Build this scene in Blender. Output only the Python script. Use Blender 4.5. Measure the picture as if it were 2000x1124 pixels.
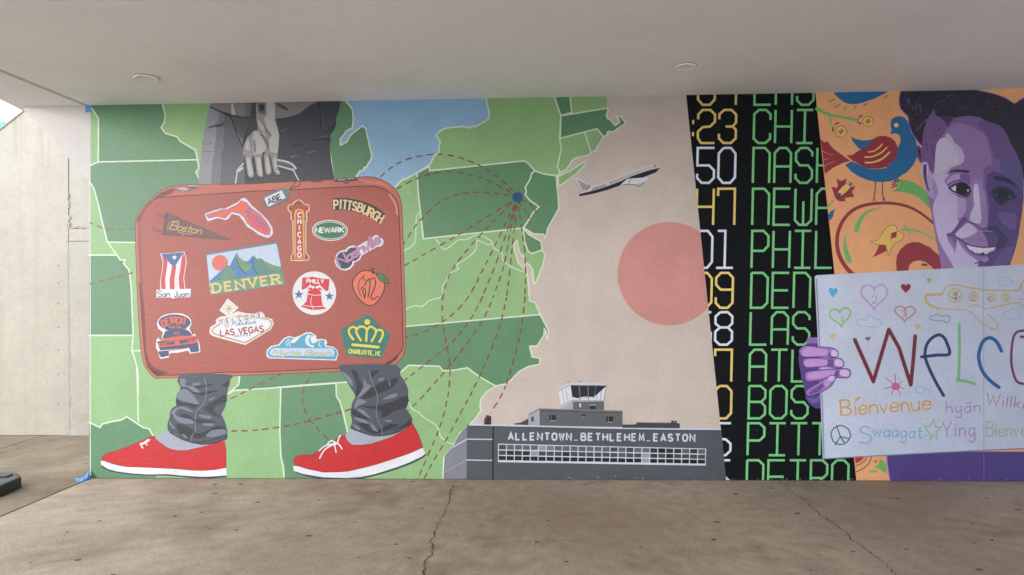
import bpy, math, random
from mathutils import Vector
from mathutils.geometry import tessellate_polygon
rnd = random.Random(7)
R = math.radians
scene = bpy.context.scene
for o in list(bpy.data.objects): bpy.data.objects.remove(o)
COL = scene.collection

# ------------------------------------------------------------------ camera
FOC = 1330.0                     # focal length in photo pixels (2000 wide)
YAW, PITCH, ROLL, DIST, CAMH, CEIL = .0370146, .00196208, -.00701211, 5.53768595, 1.55, 3.10317954
cfw = Vector((-math.sin(YAW)*math.cos(PITCH), math.cos(YAW)*math.cos(PITCH), math.sin(PITCH)))
cr0 = Vector((math.cos(YAW), math.sin(YAW), 0)); cu0 = cr0.cross(cfw)
crt = cr0*math.cos(ROLL)+cu0*math.sin(ROLL); cup = -cr0*math.sin(ROLL)+cu0*math.cos(ROLL)
from mathutils import Matrix
cam = bpy.data.objects.new('camera', bpy.data.cameras.new('camera')); COL.objects.link(cam)
cam.data.sensor_width = 36; cam.data.lens = FOC*36/2000
m = Matrix((crt, cup, -cfw)).transposed().to_4x4(); m.translation = (0, -DIST, CAMH)
cam.matrix_world = m
cam.data.clip_start = .05; cam.data.clip_end = 1500
scene.camera = cam
CAM = Vector((0, -DIST, CAMH))
def ray(px, py): return crt*((px-1000)/FOC)+cup*((562-py)/FOC)+cfw
def on_wall(px, py, y=0.0):
    v = ray(px, py); t = (y+DIST)/v.y; p = CAM+v*t; return p
def on_level(px, py, z=0.0):
    v = ray(px, py); t = (z-CAMH)/v.z; return CAM+v*t

# ------------------------------------------------------------------ world, sun, exposure
world = bpy.data.worlds.new('World'); scene.world = world; world.use_nodes = True
SUN_TRAVEL = Vector((.60, 1.0, -.095)).normalized()
wn = world.node_tree.nodes; wl = world.node_tree.links; wn.clear()
out = wn.new('ShaderNodeOutputWorld'); bg = wn.new('ShaderNodeBackground')
sky = wn.new('ShaderNodeTexSky'); sky.sky_type = 'NISHITA'; sky.sun_disc = False
sky.sun_elevation = math.asin(-SUN_TRAVEL.z); sky.sun_rotation = math.atan2(-SUN_TRAVEL.x, -SUN_TRAVEL.y)
sky.air_density = 1.0; sky.dust_density = 2.0; sky.ozone_density = 1.0
tc = wn.new('ShaderNodeTexCoord'); mp = wn.new('ShaderNodeMapping'); mp.inputs['Scale'].default_value = (1, 1, 2.6)
nz = wn.new('ShaderNodeTexNoise'); nz.inputs['Scale'].default_value = 2.2; nz.inputs['Detail'].default_value = 5
rp = wn.new('ShaderNodeValToRGB'); rp.color_ramp.elements[0].position = .25; rp.color_ramp.elements[1].position = .6
rp.color_ramp.elements[0].color = (.72, .72, .72, 1); rp.color_ramp.elements[1].color = (.97, .97, .97, 1)
mx = wn.new('ShaderNodeMix'); mx.data_type = 'RGBA'; mx.inputs[7].default_value = (12.6, 13.9, 15.6, 1)
wl.new(tc.outputs['Generated'], mp.inputs[0]); wl.new(mp.outputs[0], nz.inputs['Vector']); wl.new(nz.outputs[0], rp.inputs[0])
wl.new(rp.outputs[0], mx.inputs[0]); wl.new(sky.outputs[0], mx.inputs[6]); wl.new(mx.outputs[2], bg.inputs[0])
bg.inputs[1].default_value = .11
wl.new(bg.outputs[0], out.inputs[0])
sl = bpy.data.lights.new('sun', 'SUN'); sl.energy = .8; sl.angle = R(10); sl.color = (1, .975, .94)
sun = bpy.data.objects.new('sun', sl); COL.objects.link(sun)
sun.rotation_euler = SUN_TRAVEL.to_track_quat('-Z', 'Y').to_euler(); sun.location = (-12, -8, 6)
scene.view_settings.view_transform = 'Standard'; scene.view_settings.look = 'None'
scene.view_settings.exposure = 1.14; scene.view_settings.gamma = 1
scene.view_settings.use_curve_mapping = False
scene.render.engine = 'CYCLES'
scene.cycles.use_denoising = True; scene.cycles.max_bounces = 8; scene.cycles.diffuse_bounces = 5

# ------------------------------------------------------------------ helpers
SEAM = on_wall(300, 343).z       # faint horizontal board mark in the wall
def lin(c): return tuple(((v/255)/12.92 if v <= 10 else (((v/255)+.055)/1.055)**2.4) for v in c)
MATS = {}
def nodes_mat(name):
    mt = bpy.data.materials.new(name); mt.use_nodes = True
    nt = mt.node_tree; return mt, nt, nt.nodes['Principled BSDF']
def paint(rgb, k=.8, rough=.42):
    """wall paint: brush mottling, roller texture, satin gloss"""
    key = (rgb, k, rough)
    if key in MATS: return MATS[key]
    mt, nt, b = nodes_mat('wall_paint')
    N, L = nt.nodes, nt.links
    c = [min(.86, v*k*.94) for v in lin(rgb)]
    g = N.new('ShaderNodeNewGeometry')
    n1 = N.new('ShaderNodeTexNoise'); n1.inputs['Scale'].default_value = 3.5; n1.inputs['Detail'].default_value = 6; n1.inputs['Roughness'].default_value = .62
    n2 = N.new('ShaderNodeTexNoise'); n2.inputs['Scale'].default_value = 34; n2.inputs['Detail'].default_value = 4
    L.new(g.outputs['Position'], n1.inputs['Vector']); L.new(g.outputs['Position'], n2.inputs['Vector'])
    ad = N.new('ShaderNodeMath'); ad.operation = 'MULTIPLY_ADD'; ad.inputs[1].default_value = .5
    L.new(n2.outputs[0], ad.inputs[0]); L.new(n1.outputs[0], ad.inputs[2])
    mr = N.new('ShaderNodeMapRange'); mr.inputs[1].default_value = .45; mr.inputs[2].default_value = 1.05
    mr.inputs[3].default_value = .87; mr.inputs[4].default_value = 1.1
    L.new(ad.outputs[0], mr.inputs[0])
    ml = N.new('ShaderNodeVectorMath'); ml.operation = 'SCALE'; ml.inputs[0].default_value = c
    L.new(mr.outputs[0], ml.inputs['Scale']); L.new(ml.outputs[0], b.inputs['Base Color'])
    sp = N.new('ShaderNodeSeparateXYZ'); L.new(g.outputs['Position'], sp.inputs[0])
    cm = N.new('ShaderNodeMath'); cm.operation = 'COMPARE'; cm.inputs[1].default_value = SEAM; cm.inputs[2].default_value = .0028; L.new(sp.outputs[2], cm.inputs[0])
    xl = N.new('ShaderNodeMapRange'); xl.inputs[1].default_value = -2.4; xl.inputs[2].default_value = -.9; xl.inputs[3].default_value = 1; xl.inputs[4].default_value = 0; L.new(sp.outputs[0], xl.inputs[0])
    xm = N.new('ShaderNodeMath'); xm.operation = 'MULTIPLY'; L.new(cm.outputs[0], xm.inputs[0]); L.new(xl.outputs[0], xm.inputs[1])
    sm_ = N.new('ShaderNodeMath'); sm_.operation = 'MULTIPLY_ADD'; sm_.inputs[1].default_value = -.13; L.new(xm.outputs[0], sm_.inputs[0]); L.new(mr.outputs[0], sm_.inputs[2])
    L.new(sm_.outputs[0], ml.inputs['Scale'])
    rr = N.new('ShaderNodeMapRange'); rr.inputs[3].default_value = rough-.07; rr.inputs[4].default_value = rough+.12
    L.new(n1.outputs[0], rr.inputs[0]); L.new(rr.outputs[0], b.inputs['Roughness'])
    n3 = N.new('ShaderNodeTexNoise'); n3.inputs['Scale'].default_value = 45; n3.inputs['Detail'].default_value = 5; n3.inputs['Roughness'].default_value = .7
    L.new(g.outputs['Position'], n3.inputs['Vector'])
    bp = N.new('ShaderNodeBump'); bp.inputs['Strength'].default_value = .5; bp.inputs['Distance'].default_value = .005
    L.new(n3.outputs[0], bp.inputs['Height']); L.new(bp.outputs[0], b.inputs['Normal'])
    b.inputs['Specular IOR Level'].default_value = .34 if rough < .6 else .2
    b.inputs['Coat Weight'].default_value = .09 if rough < .6 else 0; b.inputs['Coat Roughness'].default_value = .3; L.new(bp.outputs[0], b.inputs['Coat Normal'])
    MATS[key] = mt; return mt

def concrete(name, c1, c2, sc=1.4, bump=.5, fine=60, stain=None, rough=.85, am=1.0, speck=False):
    mt, nt, b = nodes_mat(name); N, L = nt.nodes, nt.links
    g = N.new('ShaderNodeNewGeometry')
    def noise(s, d, r=.6, vec=None):
        n = N.new('ShaderNodeTexNoise'); n.inputs['Scale'].default_value = s; n.inputs['Detail'].default_value = d; n.inputs['Roughness'].default_value = r
        L.new(vec or g.outputs['Position'], n.inputs['Vector']); return n
    a = noise(sc, 8, .65); f = noise(fine, 5, .7); md = noise(9, 6, .7)
    r1 = N.new('ShaderNodeValToRGB'); r1.color_ramp.elements[0].position = .32; r1.color_ramp.elements[1].position = .68
    r1.color_ramp.elements[0].color = (*c1, 1); r1.color_ramp.elements[1].color = (*c2, 1)
    L.new(a.outputs[0], r1.inputs[0]); last = r1.outputs[0]
    for src, lo, hi, p0, p1 in ((f, 1-.28*am, 1+.16*am, .3, .7), (md, 1-.16*am, 1+.12*am, .32, .66)):
        mr = N.new('ShaderNodeMapRange'); mr.inputs[1].default_value = p0; mr.inputs[2].default_value = p1
        mr.inputs[3].default_value = lo; mr.inputs[4].default_value = hi; L.new(src.outputs[0], mr.inputs[0])
        s = N.new('ShaderNodeVectorMath'); s.operation = 'SCALE'; L.new(last, s.inputs[0]); L.new(mr.outputs[0], s.inputs['Scale']); last = s.outputs[0]
    if speck:
        sk = noise(230, 3, .6); mr = N.new('ShaderNodeMapRange'); mr.inputs[1].default_value = .35; mr.inputs[2].default_value = .65
        mr.inputs[3].default_value = .72; mr.inputs[4].default_value = 1.25; L.new(sk.outputs[0], mr.inputs[0])
        s = N.new('ShaderNodeVectorMath'); s.operation = 'SCALE'; L.new(last, s.inputs[0]); L.new(mr.outputs[0], s.inputs['Scale']); last = s.outputs[0]
    if stain:
        st = noise(stain[0], 4, .55); r2 = N.new('ShaderNodeMapRange'); r2.inputs[1].default_value = stain[1]; r2.inputs[2].default_value = stain[2]
        r2.inputs[3].default_value = 0; r2.inputs[4].default_value = stain[4]; L.new(st.outputs[0], r2.inputs[0])
        mxx = N.new('ShaderNodeMix'); mxx.data_type = 'RGBA'; mxx.inputs[7].default_value = (*stain[3], 1)
        L.new(r2.outputs[0], mxx.inputs[0]); L.new(last, mxx.inputs[6]); last = mxx.outputs[2]
    L.new(last, b.inputs['Base Color']); b.inputs['Roughness'].default_value = rough
    bp = N.new('ShaderNodeBump'); bp.inputs['Strength'].default_value = bump; bp.inputs['Distance'].default_value = .006
    L.new(f.outputs[0], bp.inputs['Height']); L.new(bp.outputs[0], b.inputs['Normal'])
    return mt
def plain(name, rgb, rough=.5, metal=0, var=.12, sc=20):
    mt, nt, b = nodes_mat(name); N, L = nt.nodes, nt.links
    n = N.new('ShaderNodeTexNoise'); n.inputs['Scale'].default_value = sc; n.inputs['Detail'].default_value = 4
    g = N.new('ShaderNodeNewGeometry'); L.new(g.outputs['Position'], n.inputs['Vector'])
    mr = N.new('ShaderNodeMapRange'); mr.inputs[3].default_value = 1-var; mr.inputs[4].default_value = 1+var; L.new(n.outputs[0], mr.inputs[0])
    s = N.new('ShaderNodeVectorMath'); s.operation = 'SCALE'; s.inputs[0].default_value = lin(rgb); L.new(mr.outputs[0], s.inputs['Scale'])
    L.new(s.outputs[0], b.inputs['Base Color']); b.inputs['Roughness'].default_value = rough; b.inputs['Metallic'].default_value = metal
    return mt

def tag(o, label=None, cat=None, group=None, kind=None):
    if label: o['label'] = label
    if cat: o['category'] = cat
    if group: o['group'] = group
    if kind: o['kind'] = kind
    return o
def empty(name, loc=(0, 0, 0)):
    o = bpy.data.objects.new(name, None); COL.objects.link(o); o.location = loc; return o
def mesh(name, vs, fs, mat, parent=None, smooth=False, mats=None, fm=None):
    me = bpy.data.meshes.new(name); me.from_pydata([tuple(v) for v in vs], [], fs); me.update()
    for mm in (mats or [mat]): me.materials.append(mm)
    if fm: me.polygons.foreach_set('material_index', fm)
    if smooth: me.polygons.foreach_set('use_smooth', [True]*len(me.polygons))
    o = bpy.data.objects.new(name, me); COL.objects.link(o)
    if parent:
        o.parent = parent
        if parent.type == 'EMPTY' or True: o.matrix_parent_inverse = Matrix.Translation(-world_loc(parent))
    return o
def world_loc(o):
    # every parent here is unrotated and unscaled
    p = Vector(o.location)
    if o.parent: p = p + world_loc(o.parent) + o.matrix_parent_inverse.translation
    return p
def prism(name, outline, axis, a, b_, mat, parent=None, bevel=0):
    """extrude a planar outline between a and b_ along an axis (0=x,1=y,2=z)"""
    n = len(outline); vs = []
    for t in (a, b_):
        for (u, v) in outline:
            vs.append({0: (t, u, v), 1: (u, t, v), 2: (u, v, t)}[axis])
    fs = [tuple(range(n)), tuple(range(2*n-1, n-1, -1))]+[(i, i+n, (i+1) % n+n, (i+1) % n) for i in range(n)]
    o = mesh(name, vs, fs, mat, parent)
    import bmesh
    bm = bmesh.new(); bm.from_mesh(o.data); bmesh.ops.recalc_face_normals(bm, faces=bm.faces)
    if bevel: bmesh.ops.bevel(bm, geom=bm.edges[:], offset=bevel, segments=2, affect='EDGES', profile=.6)
    bm.to_mesh(o.data); bm.free(); return o
def box(name, lo, hi, mat, parent=None, bevel=0):
    return prism(name, [(lo[0], lo[1]), (hi[0], lo[1]), (hi[0], hi[1]), (lo[0], hi[1])], 2, lo[2], hi[2], mat, parent, bevel)

# ------------------------------------------------------------------ the place
XL = on_wall(176, 570).x                    # left end of the mural wall
pB = on_level(45, 217, CEIL)                # far left corner of the soffit
xE = pB.x                                   # left edge of the soffit
yWB = 0
vv = on_level(100, 851, 0); YB = vv.y       # white wall behind, foot
XJ2 = on_level(0, 877, 0).x*.5+on_level(70, 855, 0).x*.5

M_floor = concrete('pavement_concrete', lin((154, 136, 117)), lin((210, 190, 167)), 1.1, .55, 70, (.55, .5, .68, lin((122, 98, 80)), .6), speck=True)
M_floor2 = concrete('pavement_concrete_left', lin((116, 100, 80)), lin((156, 138, 113)), 1.5, .5, 70, (.8, .5, .7, lin((100, 82, 64)), .5), speck=True)
M_ceil = concrete('soffit_paint', lin((233, 233, 236)), lin((240, 240, 244)), .6, .12, 30, (.9, .5, .72, lin((214, 213, 212)), .35), .75, .12)
M_wallc = concrete('bare_wall_paint', lin((196, 190, 188)), lin((204, 199, 196)), .8, .12, 30, None, .7, .25)
M_joint = plain('joint_filler', (74, 66, 56), .95)
M_ground = concrete('outer_ground', lin((186, 184, 180)), lin((204, 202, 198)), .3, .2, 20)

def pavement(name, x0, x1, y0, y1, mat, par):
    return box(name, (x0, y0, -.15), (x1, y1, 0), mat, par, .004)
ground = mesh('ground', [(-600, -600, -.16), (600, -600, -.16), (600, 600, -.16), (-600, 600, -.16)], [(0, 1, 2, 3)], M_ground); tag(ground, kind='structure')
pav = empty('pavement', (0, 0, 0)); tag(pav, kind='structure')
G = .007
YF = -7.6
YC = -7.0
s1 = pavement('slab', XL+G, 14, YF, 1.2, M_floor, pav)
s2 = pavement('slab', XJ2+G, XL-G, YF, YB+.2, M_floor2, pav)
s3 = pavement('slab', XJ2-3.2, XJ2-G, YF, YB+.2, M_floor2, pav)
s4 = pavement('slab', XJ2-9, XJ2-3.2-2*G, YF, YB+.2, M_floor2, pav)
box('joint_filler', (XJ2-9, YF+.02, -.149), (14, YB+.1, -.018), M_joint, pav)
def ribbon_floor(name, pts, w, mat, par, z=.0035, jag=.012, sub=7):
    P = []
    for (a, b) in zip(pts[:-1], pts[1:]):
        for i in range(sub):
            t = i/sub; q = a.lerp(b, t)
            P.append(q+Vector((rnd.uniform(-jag, jag), rnd.uniform(-jag, jag), 0)))
    P.append(pts[-1]); vs = []; fs = []
    for i, p in enumerate(P):
        d = (P[min(i+1, len(P)-1)]-P[max(i-1, 0)]); n = Vector((-d.y, d.x, 0)).normalized()
        ww = w*rnd.uniform(.35, 1.3)*.5
        vs += [(p.x+n.x*ww, p.y+n.y*ww, z), (p.x-n.x*ww, p.y-n.y*ww, z)]
        if i: fs.append((2*i-2, 2*i-1, 2*i+1, 2*i))
    return mesh(name, vs, fs, mat, par)
M_crack = plain('crack_dirt', (78, 62, 48), .95)
cA = [(887, 950), (880, 962), (870, 1000), (850, 1035), (842, 1060), (845, 1080), (832, 1100), (826, 1124), (815, 1160)]
cB = [(1515, 938), (1530, 945), (1550, 965), (1575, 980), (1600, 1005), (1625, 1020), (1665, 1055), (1700, 1080), (1725, 1100), (1750, 1124), (1790, 1170)]
ribbon_floor('crack', [on_level(*q) for q in cA], .008, M_crack, pav)
ribbon_floor('crack', [on_level(*q) for q in cB], .006, M_crack, pav)
ribbon_floor('crack', [on_level(*q) for q in [(1000, 1056), (1040, 1059), (1090, 1057), (1130, 1060)]], .004, M_crack, pav)
# old chewing gum and small stains trodden into the concrete
gum = [(132, 1040, 5), (342, 1009, 7), (410, 1033, 4), (462, 1036, 6), (733, 974, 4), (774, 1064, 6), (817, 967, 4), (926, 1006, 4), (939, 1026, 4),
 (892, 1045, 4), (477, 976, 3), (535, 973, 4), (1048, 1060, 6), (1208, 972, 5), (1394, 1055, 8), (1106, 1098, 6), (1251, 1070, 5), (1299, 996, 3),
 (1900, 1022, 5), (1938, 1056, 6), (1480, 1070, 4), (1770, 1074, 5), (1850, 940, 4), (1255, 995, 3), (350, 990, 3), (60, 1100, 4), (700, 1090, 4), (600, 1000, 3), (1650, 960, 4), (1583, 1115, 4)]
def blot(vs, fs, c, r, z):
    i0 = len(vs); n = 9; a0 = rnd.uniform(0, 6)
    vs.append((c.x, c.y, z+.0012))
    for k in range(n):
        rr = r*rnd.uniform(.72, 1.15); a = a0+k*2*math.pi/n
        vs.append((c.x+rr*math.cos(a), c.y+rr*.8*math.sin(a), z))
    for k in range(n): fs.append((i0, i0+1+k, i0+1+(k+1) % n))
M_gum = plain('old_gum', (48, 42, 38), .8); M_spot = plain('faint_stain', (112, 93, 73), .9)
vs, fs = [], []
for (px, py, r) in gum: blot(vs, fs, on_level(px, py), r*.0022, .0022)
tag(mesh('gum_spots', vs, fs, M_gum, pav), kind='stuff')
vs, fs = [], []
for _ in range(240):
    c = Vector((rnd.uniform(-4.6, 6), rnd.uniform(-4.5, -.05), 0)); blot(vs, fs, c, rnd.choice([.006, .008, .01, .016, .024]), .0015)
for _ in range(60):
    c = Vector((rnd.uniform(-6.5, -4), rnd.uniform(-4.5, 1.2), 0)); blot(vs, fs, c, rnd.choice([.006, .008, .01, .02]), .0015)
tag(mesh('pavement_stains', vs, fs, M_spot, pav), kind='stuff')
ribbon_floor('foot_gap', [Vector((XL+.01+i*.5, -.006, 0)) for i in range(27)], .013, M_crack, pav, .0015, .003, 6)
# grit gathered along the foot of the wall
vs, fs = [], []
for _ in range(900):
    x = rnd.uniform(XL, 6); c = Vector((x, -abs(rnd.gauss(0, .012))-.004, 0)); r = rnd.uniform(.0015, .005)
    i0 = len(vs); vs += [(c.x-r, c.y-r, .0005), (c.x+r, c.y-r*.6, .0005), (c.x, c.y+r, .0005), (c.x, c.y, r*1.2)]
    fs += [(i0, i0+1, i0+3), (i0+1, i0+2, i0+3), (i0+2, i0, i0+3)]
tag(mesh('grit', vs, fs, plain('grit', (150, 130, 105), .9, 0, .4, 90), pav), kind='stuff')

# soffit (ceiling): main slab, narrow edge strip, filler between
cei = empty('ceiling', (0, 0, CEIL)); tag(cei, kind='structure')
g2 = .045
box('soffit_slab', (XL+.0, YC, CEIL), (15, .6, CEIL+.3), M_ceil, cei, .003)
e0 = on_level(0, 195, CEIL)
prism('edge_strip', [(e0.x, YC), (e0.x, e0.y), (xE, pB.y), (xE+.06, .18), (XL-g2, .18), (XL-g2, YC)], 2, CEIL, CEIL+.28, M_ceil, cei)
box('joint_filler', (XL-g2-.01, YC+.05, CEIL+.002), (XL+.01, -.002, CEIL+.2), plain('joint_sealant', (186, 183, 176), .9), cei)

# ceiling discs
M_disc = plain('white_plastic', (238, 236, 232), .4, 0, .02)
M_dark = plain('dark_gap', (60, 55, 50), .9)
def ceiling_disc(px, py, r, lab):
    c = on_level(px, py, CEIL); root = empty('ceiling_cover_plate', (c.x, c.y, CEIL)); n = 48
    prof = [(r*.985, 0), (r, -.004), (r*.99, -.010), (r*.93, -.0135), (r*.86, -.012), (r*.82, -.009), (r*.4, -.012), (0.001, -.013)]
    vs = []; fs = []
    for (rr, z) in prof:
        for k in range(n): vs.append((c.x+rr*math.cos(k*2*math.pi/n), c.y+rr*math.sin(k*2*math.pi/n), CEIL+z-.002))
    for j in range(len(prof)-1):
        for k in range(n): a = j*n+k; b = j*n+(k+1) % n; fs.append((a, b, b+n, a+n))
    mesh('cover', vs, fs, M_disc, root, True)
    vs = []; fs = []
    for (rr, z) in ((r*.99, .0), (r*1.03, -.001), (r*1.01, -.0025), (r*.97, -.0025)):
        for k in range(n): vs.append((c.x+rr*math.cos(k*2*math.pi/n), c.y+rr*math.sin(k*2*math.pi/n), CEIL+z-.0004))
    for j in range(3):
        for k in range(n): a = j*n+k; b = j*n+(k+1) % n; fs.append((a, b, b+n, a+n))
    mesh('gasket', vs, fs, plain('gasket', (110, 100, 92), .9), root)
    sx = c.x+r*.1; blotv, blotf = [], []
    box('screw', (c.x-.004, c.y-r*.97, CEIL-.018), (c.x+.004, c.y-r*.97+.008, CEIL-.012), M_dark, root)
    tag(root, lab, 'ceiling plate', 'round plates on the ceiling'); return root
ceiling_disc(286, 152, .087, 'round white plate on the ceiling above the painted suitcase, the left one')
ceiling_disc(1339, 129, .074, 'round white plate on the ceiling above the painted departure board')

# white retaining wall behind, with sloping coping
back = empty('white_wall', (XL-2, YB, 0))
tag(back, 'cream white rendered wall with sloping top and vertical crack, behind the mural wall', 'wall', kind='thing')
def conc_stained(name, base, streak):
    mt = concrete(name, lin(base), lin(tuple(min(255, v+10) for v in base)), 1.2, .2, 25, None, .85, .3)
    nt = mt.node_tree; N, L = nt.nodes, nt.links; b = N['Principled BSDF']
    src = b.inputs['Base Color'].links[0].from_socket
    g = N.new('ShaderNodeNewGeometry'); mp_ = N.new('ShaderNodeMapping'); mp_.inputs['Scale'].default_value = (16, 1, .55)
    n = N.new('ShaderNodeTexNoise'); n.inputs['Scale'].default_value = 1; n.inputs['Detail'].default_value = 5; n.inputs['Roughness'].default_value = .6
    L.new(g.outputs['Position'], mp_.inputs[0]); L.new(mp_.outputs[0], n.inputs['Vector'])
    sep = N.new('ShaderNodeSeparateXYZ'); L.new(g.outputs['Position'], sep.inputs[0])
    zr = N.new('ShaderNodeMapRange'); zr.inputs[1].default_value = 2.4; zr.inputs[2].default_value = 3.4; zr.inputs[3].default_value = .25; zr.inputs[4].default_value = .9
    L.new(sep.outputs[2], zr.inputs[0])
    low = N.new('ShaderNodeMapRange'); low.inputs[1].default_value = .35; low.inputs[2].default_value = 0; low.inputs[3].default_value = 0; low.inputs[4].default_value = .5
    L.new(sep.outputs[2], low.inputs[0])
    mr = N.new('ShaderNodeMapRange'); mr.inputs[1].default_value = .5; mr.inputs[2].default_value = .72; L.new(n.outputs[0], mr.inputs[0])
    sm = N.new('ShaderNodeMath'); sm.operation = 'MAXIMUM'; L.new(zr.outputs[0], sm.inputs[0]); L.new(low.outputs[0], sm.inputs[1])
    mu = N.new('ShaderNodeMath'); mu.operation = 'MULTIPLY'; L.new(mr.outputs[0], mu.inputs[0]); L.new(sm.outputs[0], mu.inputs[1])
    mxx = N.new('ShaderNodeMix'); mxx.data_type = 'RGBA'; mxx.inputs[7].default_value = (*lin(streak), 1)
    L.new(mu.outputs[0], mxx.inputs[0]); L.new(src, mxx.inputs[6]); L.new(mxx.outputs[2], b.inputs['Base Color'])
    return mt
M_back = conc_stained('weathered_render', (164, 157, 143), (150, 138, 118))
M_back2 = conc_stained('rough_render', (162, 156, 144), (160, 148, 130))
YV = YB
def pw(px, py): q = on_wall(px, py, YV); return (q.x, q.z)
xs, zs = pw(135, 600)
a0 = pw(0, 256); a1 = pw(48, 218); sl_ = (a1[1]-a0[1])/(a1[0]-a0[0])
def top(x): return a0[1]+(x-a0[0])*sl_
xl_ = a0[0]-4.5; xr_ = xs+2.2
prism('wall_panel', [(xl_, 0), (xs-.004, 0), (xs-.004, top(xs)), (xl_, top(xl_))], 1, YV, YV+.25, M_back, back, .004)
zt1 = pw(150, 447)[1]; zt2 = pw(150, 472)[1]
prism('wall_panel', [(xs+.004, 0), (xr_, 0), (xr_, zt2-.002), (xs+.004, zt2-.002)], 1, YV-.01, YV+.25, M_back2, back, .005)
prism('wall_panel', [(xs+.004, zt2+.002), (xr_, zt2+.002), (xr_, zt1-.003), (xs+.004, zt1-.003)], 1, YV-.006, YV+.25, M_back2, back, .006)
prism('wall_panel', [(xs+.004, zt1+.002), (xr_, zt1+.002), (xr_, top(xr_)), (xs+.004, top(xs))], 1, YV+.004, YV+.25, M_back2, back, .005)
box('joint_filler', (xs-.02, YV+.012, 0), (xs+.02, YV+.2, top(xs)-.05), plain('mortar_joint', (128, 116, 98), .95), back)
cp = .028
prism('coping', [(xl_-.02, top(xl_-.02)+.002), (xr_+.02, top(xr_+.02)+.002), (xr_+.02, top(xr_)+cp), (xl_-.02, top(xl_)+cp)], 1, YV-.012, YV+.27, plain('coping_grey', (150, 146, 136), .85), back, .004)
# crumbled render along the crack and by the foot
M_crumb = plain('exposed_mortar', (166, 152, 132), .95, 0, .25, 60)
vs = []; fs = []
z = .05
while z < 2.6:
    h_ = rnd.uniform(.02, .07); w1 = rnd.uniform(.006, .02)
    if rnd.random() < .75:
        i0 = len(vs); x = xs+rnd.uniform(-.006, .014)
        vs += [(x-w1, YV-.012, z), (x+w1*.6, YV-.013, z+h_*.2), (x+w1, YV-.0125, z+h_*.8), (x-w1*.4, YV-.012, z+h_)]; fs.append((i0, i0+1, i0+2, i0+3))
    z += h_*rnd.uniform(.7, 1.6)
for _ in range(14):
    x = rnd.uniform(xs+.02, xs+.3); z = rnd.uniform(.1, .22); w1 = rnd.uniform(.02, .06)
    i0 = len(vs); yy = YV-.0115-.0001*_
    vs += [(x-w1, yy, z), (x+w1, yy, z+.01), (x+w1*.7, yy, z+w1*.5), (x-w1*.8, yy, z+w1*.6)]; fs.append((i0, i0+1, i0+2, i0+3))
for _ in range(10):
    x = rnd.uniform(xs+.0, xs+.26); z = zt1+rnd.uniform(-.02, .03); w1 = rnd.uniform(.02, .05); yy = YV-.008-.0001*_
    i0 = len(vs); vs += [(x-w1, yy, z), (x+w1, yy, z+.006), (x+w1*.7, yy, z+.016), (x-w1*.8, yy, z+.012)]; fs.append((i0, i0+1, i0+2, i0+3))
tag(mesh('crumbled_render', vs, fs, M_crumb, back), kind='stuff')
vs, fs = [], []
for py in (519, 553, 593, 640, 684, 732, 790):
    q = on_wall(114, py, YV-.001); i0 = len(vs); r = .007
    for k in range(6): vs.append((q.x+r*math.cos(k), YV-.0025, q.z+r*math.sin(k)))
    fs.append(tuple(range(i0, i0+6)))
tag(mesh('tie_holes', vs, fs, M_dark, back), kind='stuff')

# pale glass building seen through the gap
far = empty('distant_building', (-66, 60, 0)); tag(far, 'pale blue glass building far beyond the top of the cream white wall', 'building')
M_far = plain('pale_cladding', (150, 196, 200), .5, 0, .05, .5); M_glz = plain('teal_glass', (84, 150, 160), .15, 0, .15, .4)
box('wall', (-82, 60, 0), (-51.7, 80, 19.2), M_far, far)
for fz in range(4):
    for k in range(6):
        box('window', (-80.6+k*4.8, 59.9, 2.4+fz*4.4), (-76.6+k*4.8, 59.995, 5.2+fz*4.4), M_glz, far)

# unseen block added behind the camera: shades the mural's right, bounces fill
opp = empty('shade_block', (4, -13, 0)); tag(opp, 'low pale grey block added out of view to shade the right of the mural wall', 'building', kind='thing')
M_opp = plain('pale_block', (186, 188, 194), .7, 0, .06, 2)
box('wall', (-5.2, -15, 0), (15, -12.6, 3.7), M_opp, opp); box('roof', (-5.4, -15.2, 3.703), (15.2, -12.4, 3.95), M_opp, opp)

# black rubber base at the left edge
M_rub = plain('black_rubber', (34, 38, 38), .55, 0, .2, 40); M_rubt = plain('grey_rubber', (96, 94, 88), .75, 0, .15, 30)
pbz = .085
q1 = on_level(42, 932, pbz); q2 = on_level(29, 925, pbz); q3 = on_level(0, 950, pbz); 
base = empty('sign_base', (q3.x-.3, q3.y+.1, 0)); tag(base, 'low black rubber sign base with chamfered corners lying on the pavement at the left edge', 'sign base')
ol = [(q3.x-.62, q3.y-.02), (q3.x-.55, q3.y-.12), (q3.x-.1, q3.y-.06), (q3.x, q3.y), (q1.x, q1.y), (q2.x, q2.y+.02), (q2.x-.1, q2.y+.05), (q3.x-.5, q2.y+.02), (q3.x-.62, q2.y-.08)]
prism('base_block', ol, 2, .0, pbz, M_rub, base, .006)
cx = sum(p[0] for p in ol)/len(ol); cy = sum(p[1] for p in ol)/len(ol)
ol2 = [(cx+(x-cx)*.95, cy+(y-cy)*.93) for x, y in ol]
prism('top_face', ol2, 2, pbz-.004, pbz+.003, M_rubt, base)  # top face in a lighter grey than the block below
r1 = on_level(0, 935, pbz); r2 = on_level(24, 930, pbz)
rr_ = [(r1.x-.3, r1.y-.01), (r1.x, r1.y-.006), (r1.x+.05, r1.y+.006), (r2.x, r2.y-.012), (r2.x, r2.y+.012), (r1.x+.04, r1.y+.022), (r1.x, r1.y+.016), (r1.x-.3, r1.y+.012)]
prism('hand_grip', rr_, 2, pbz+.001, pbz+.018, M_rub, base, .004)
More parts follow.
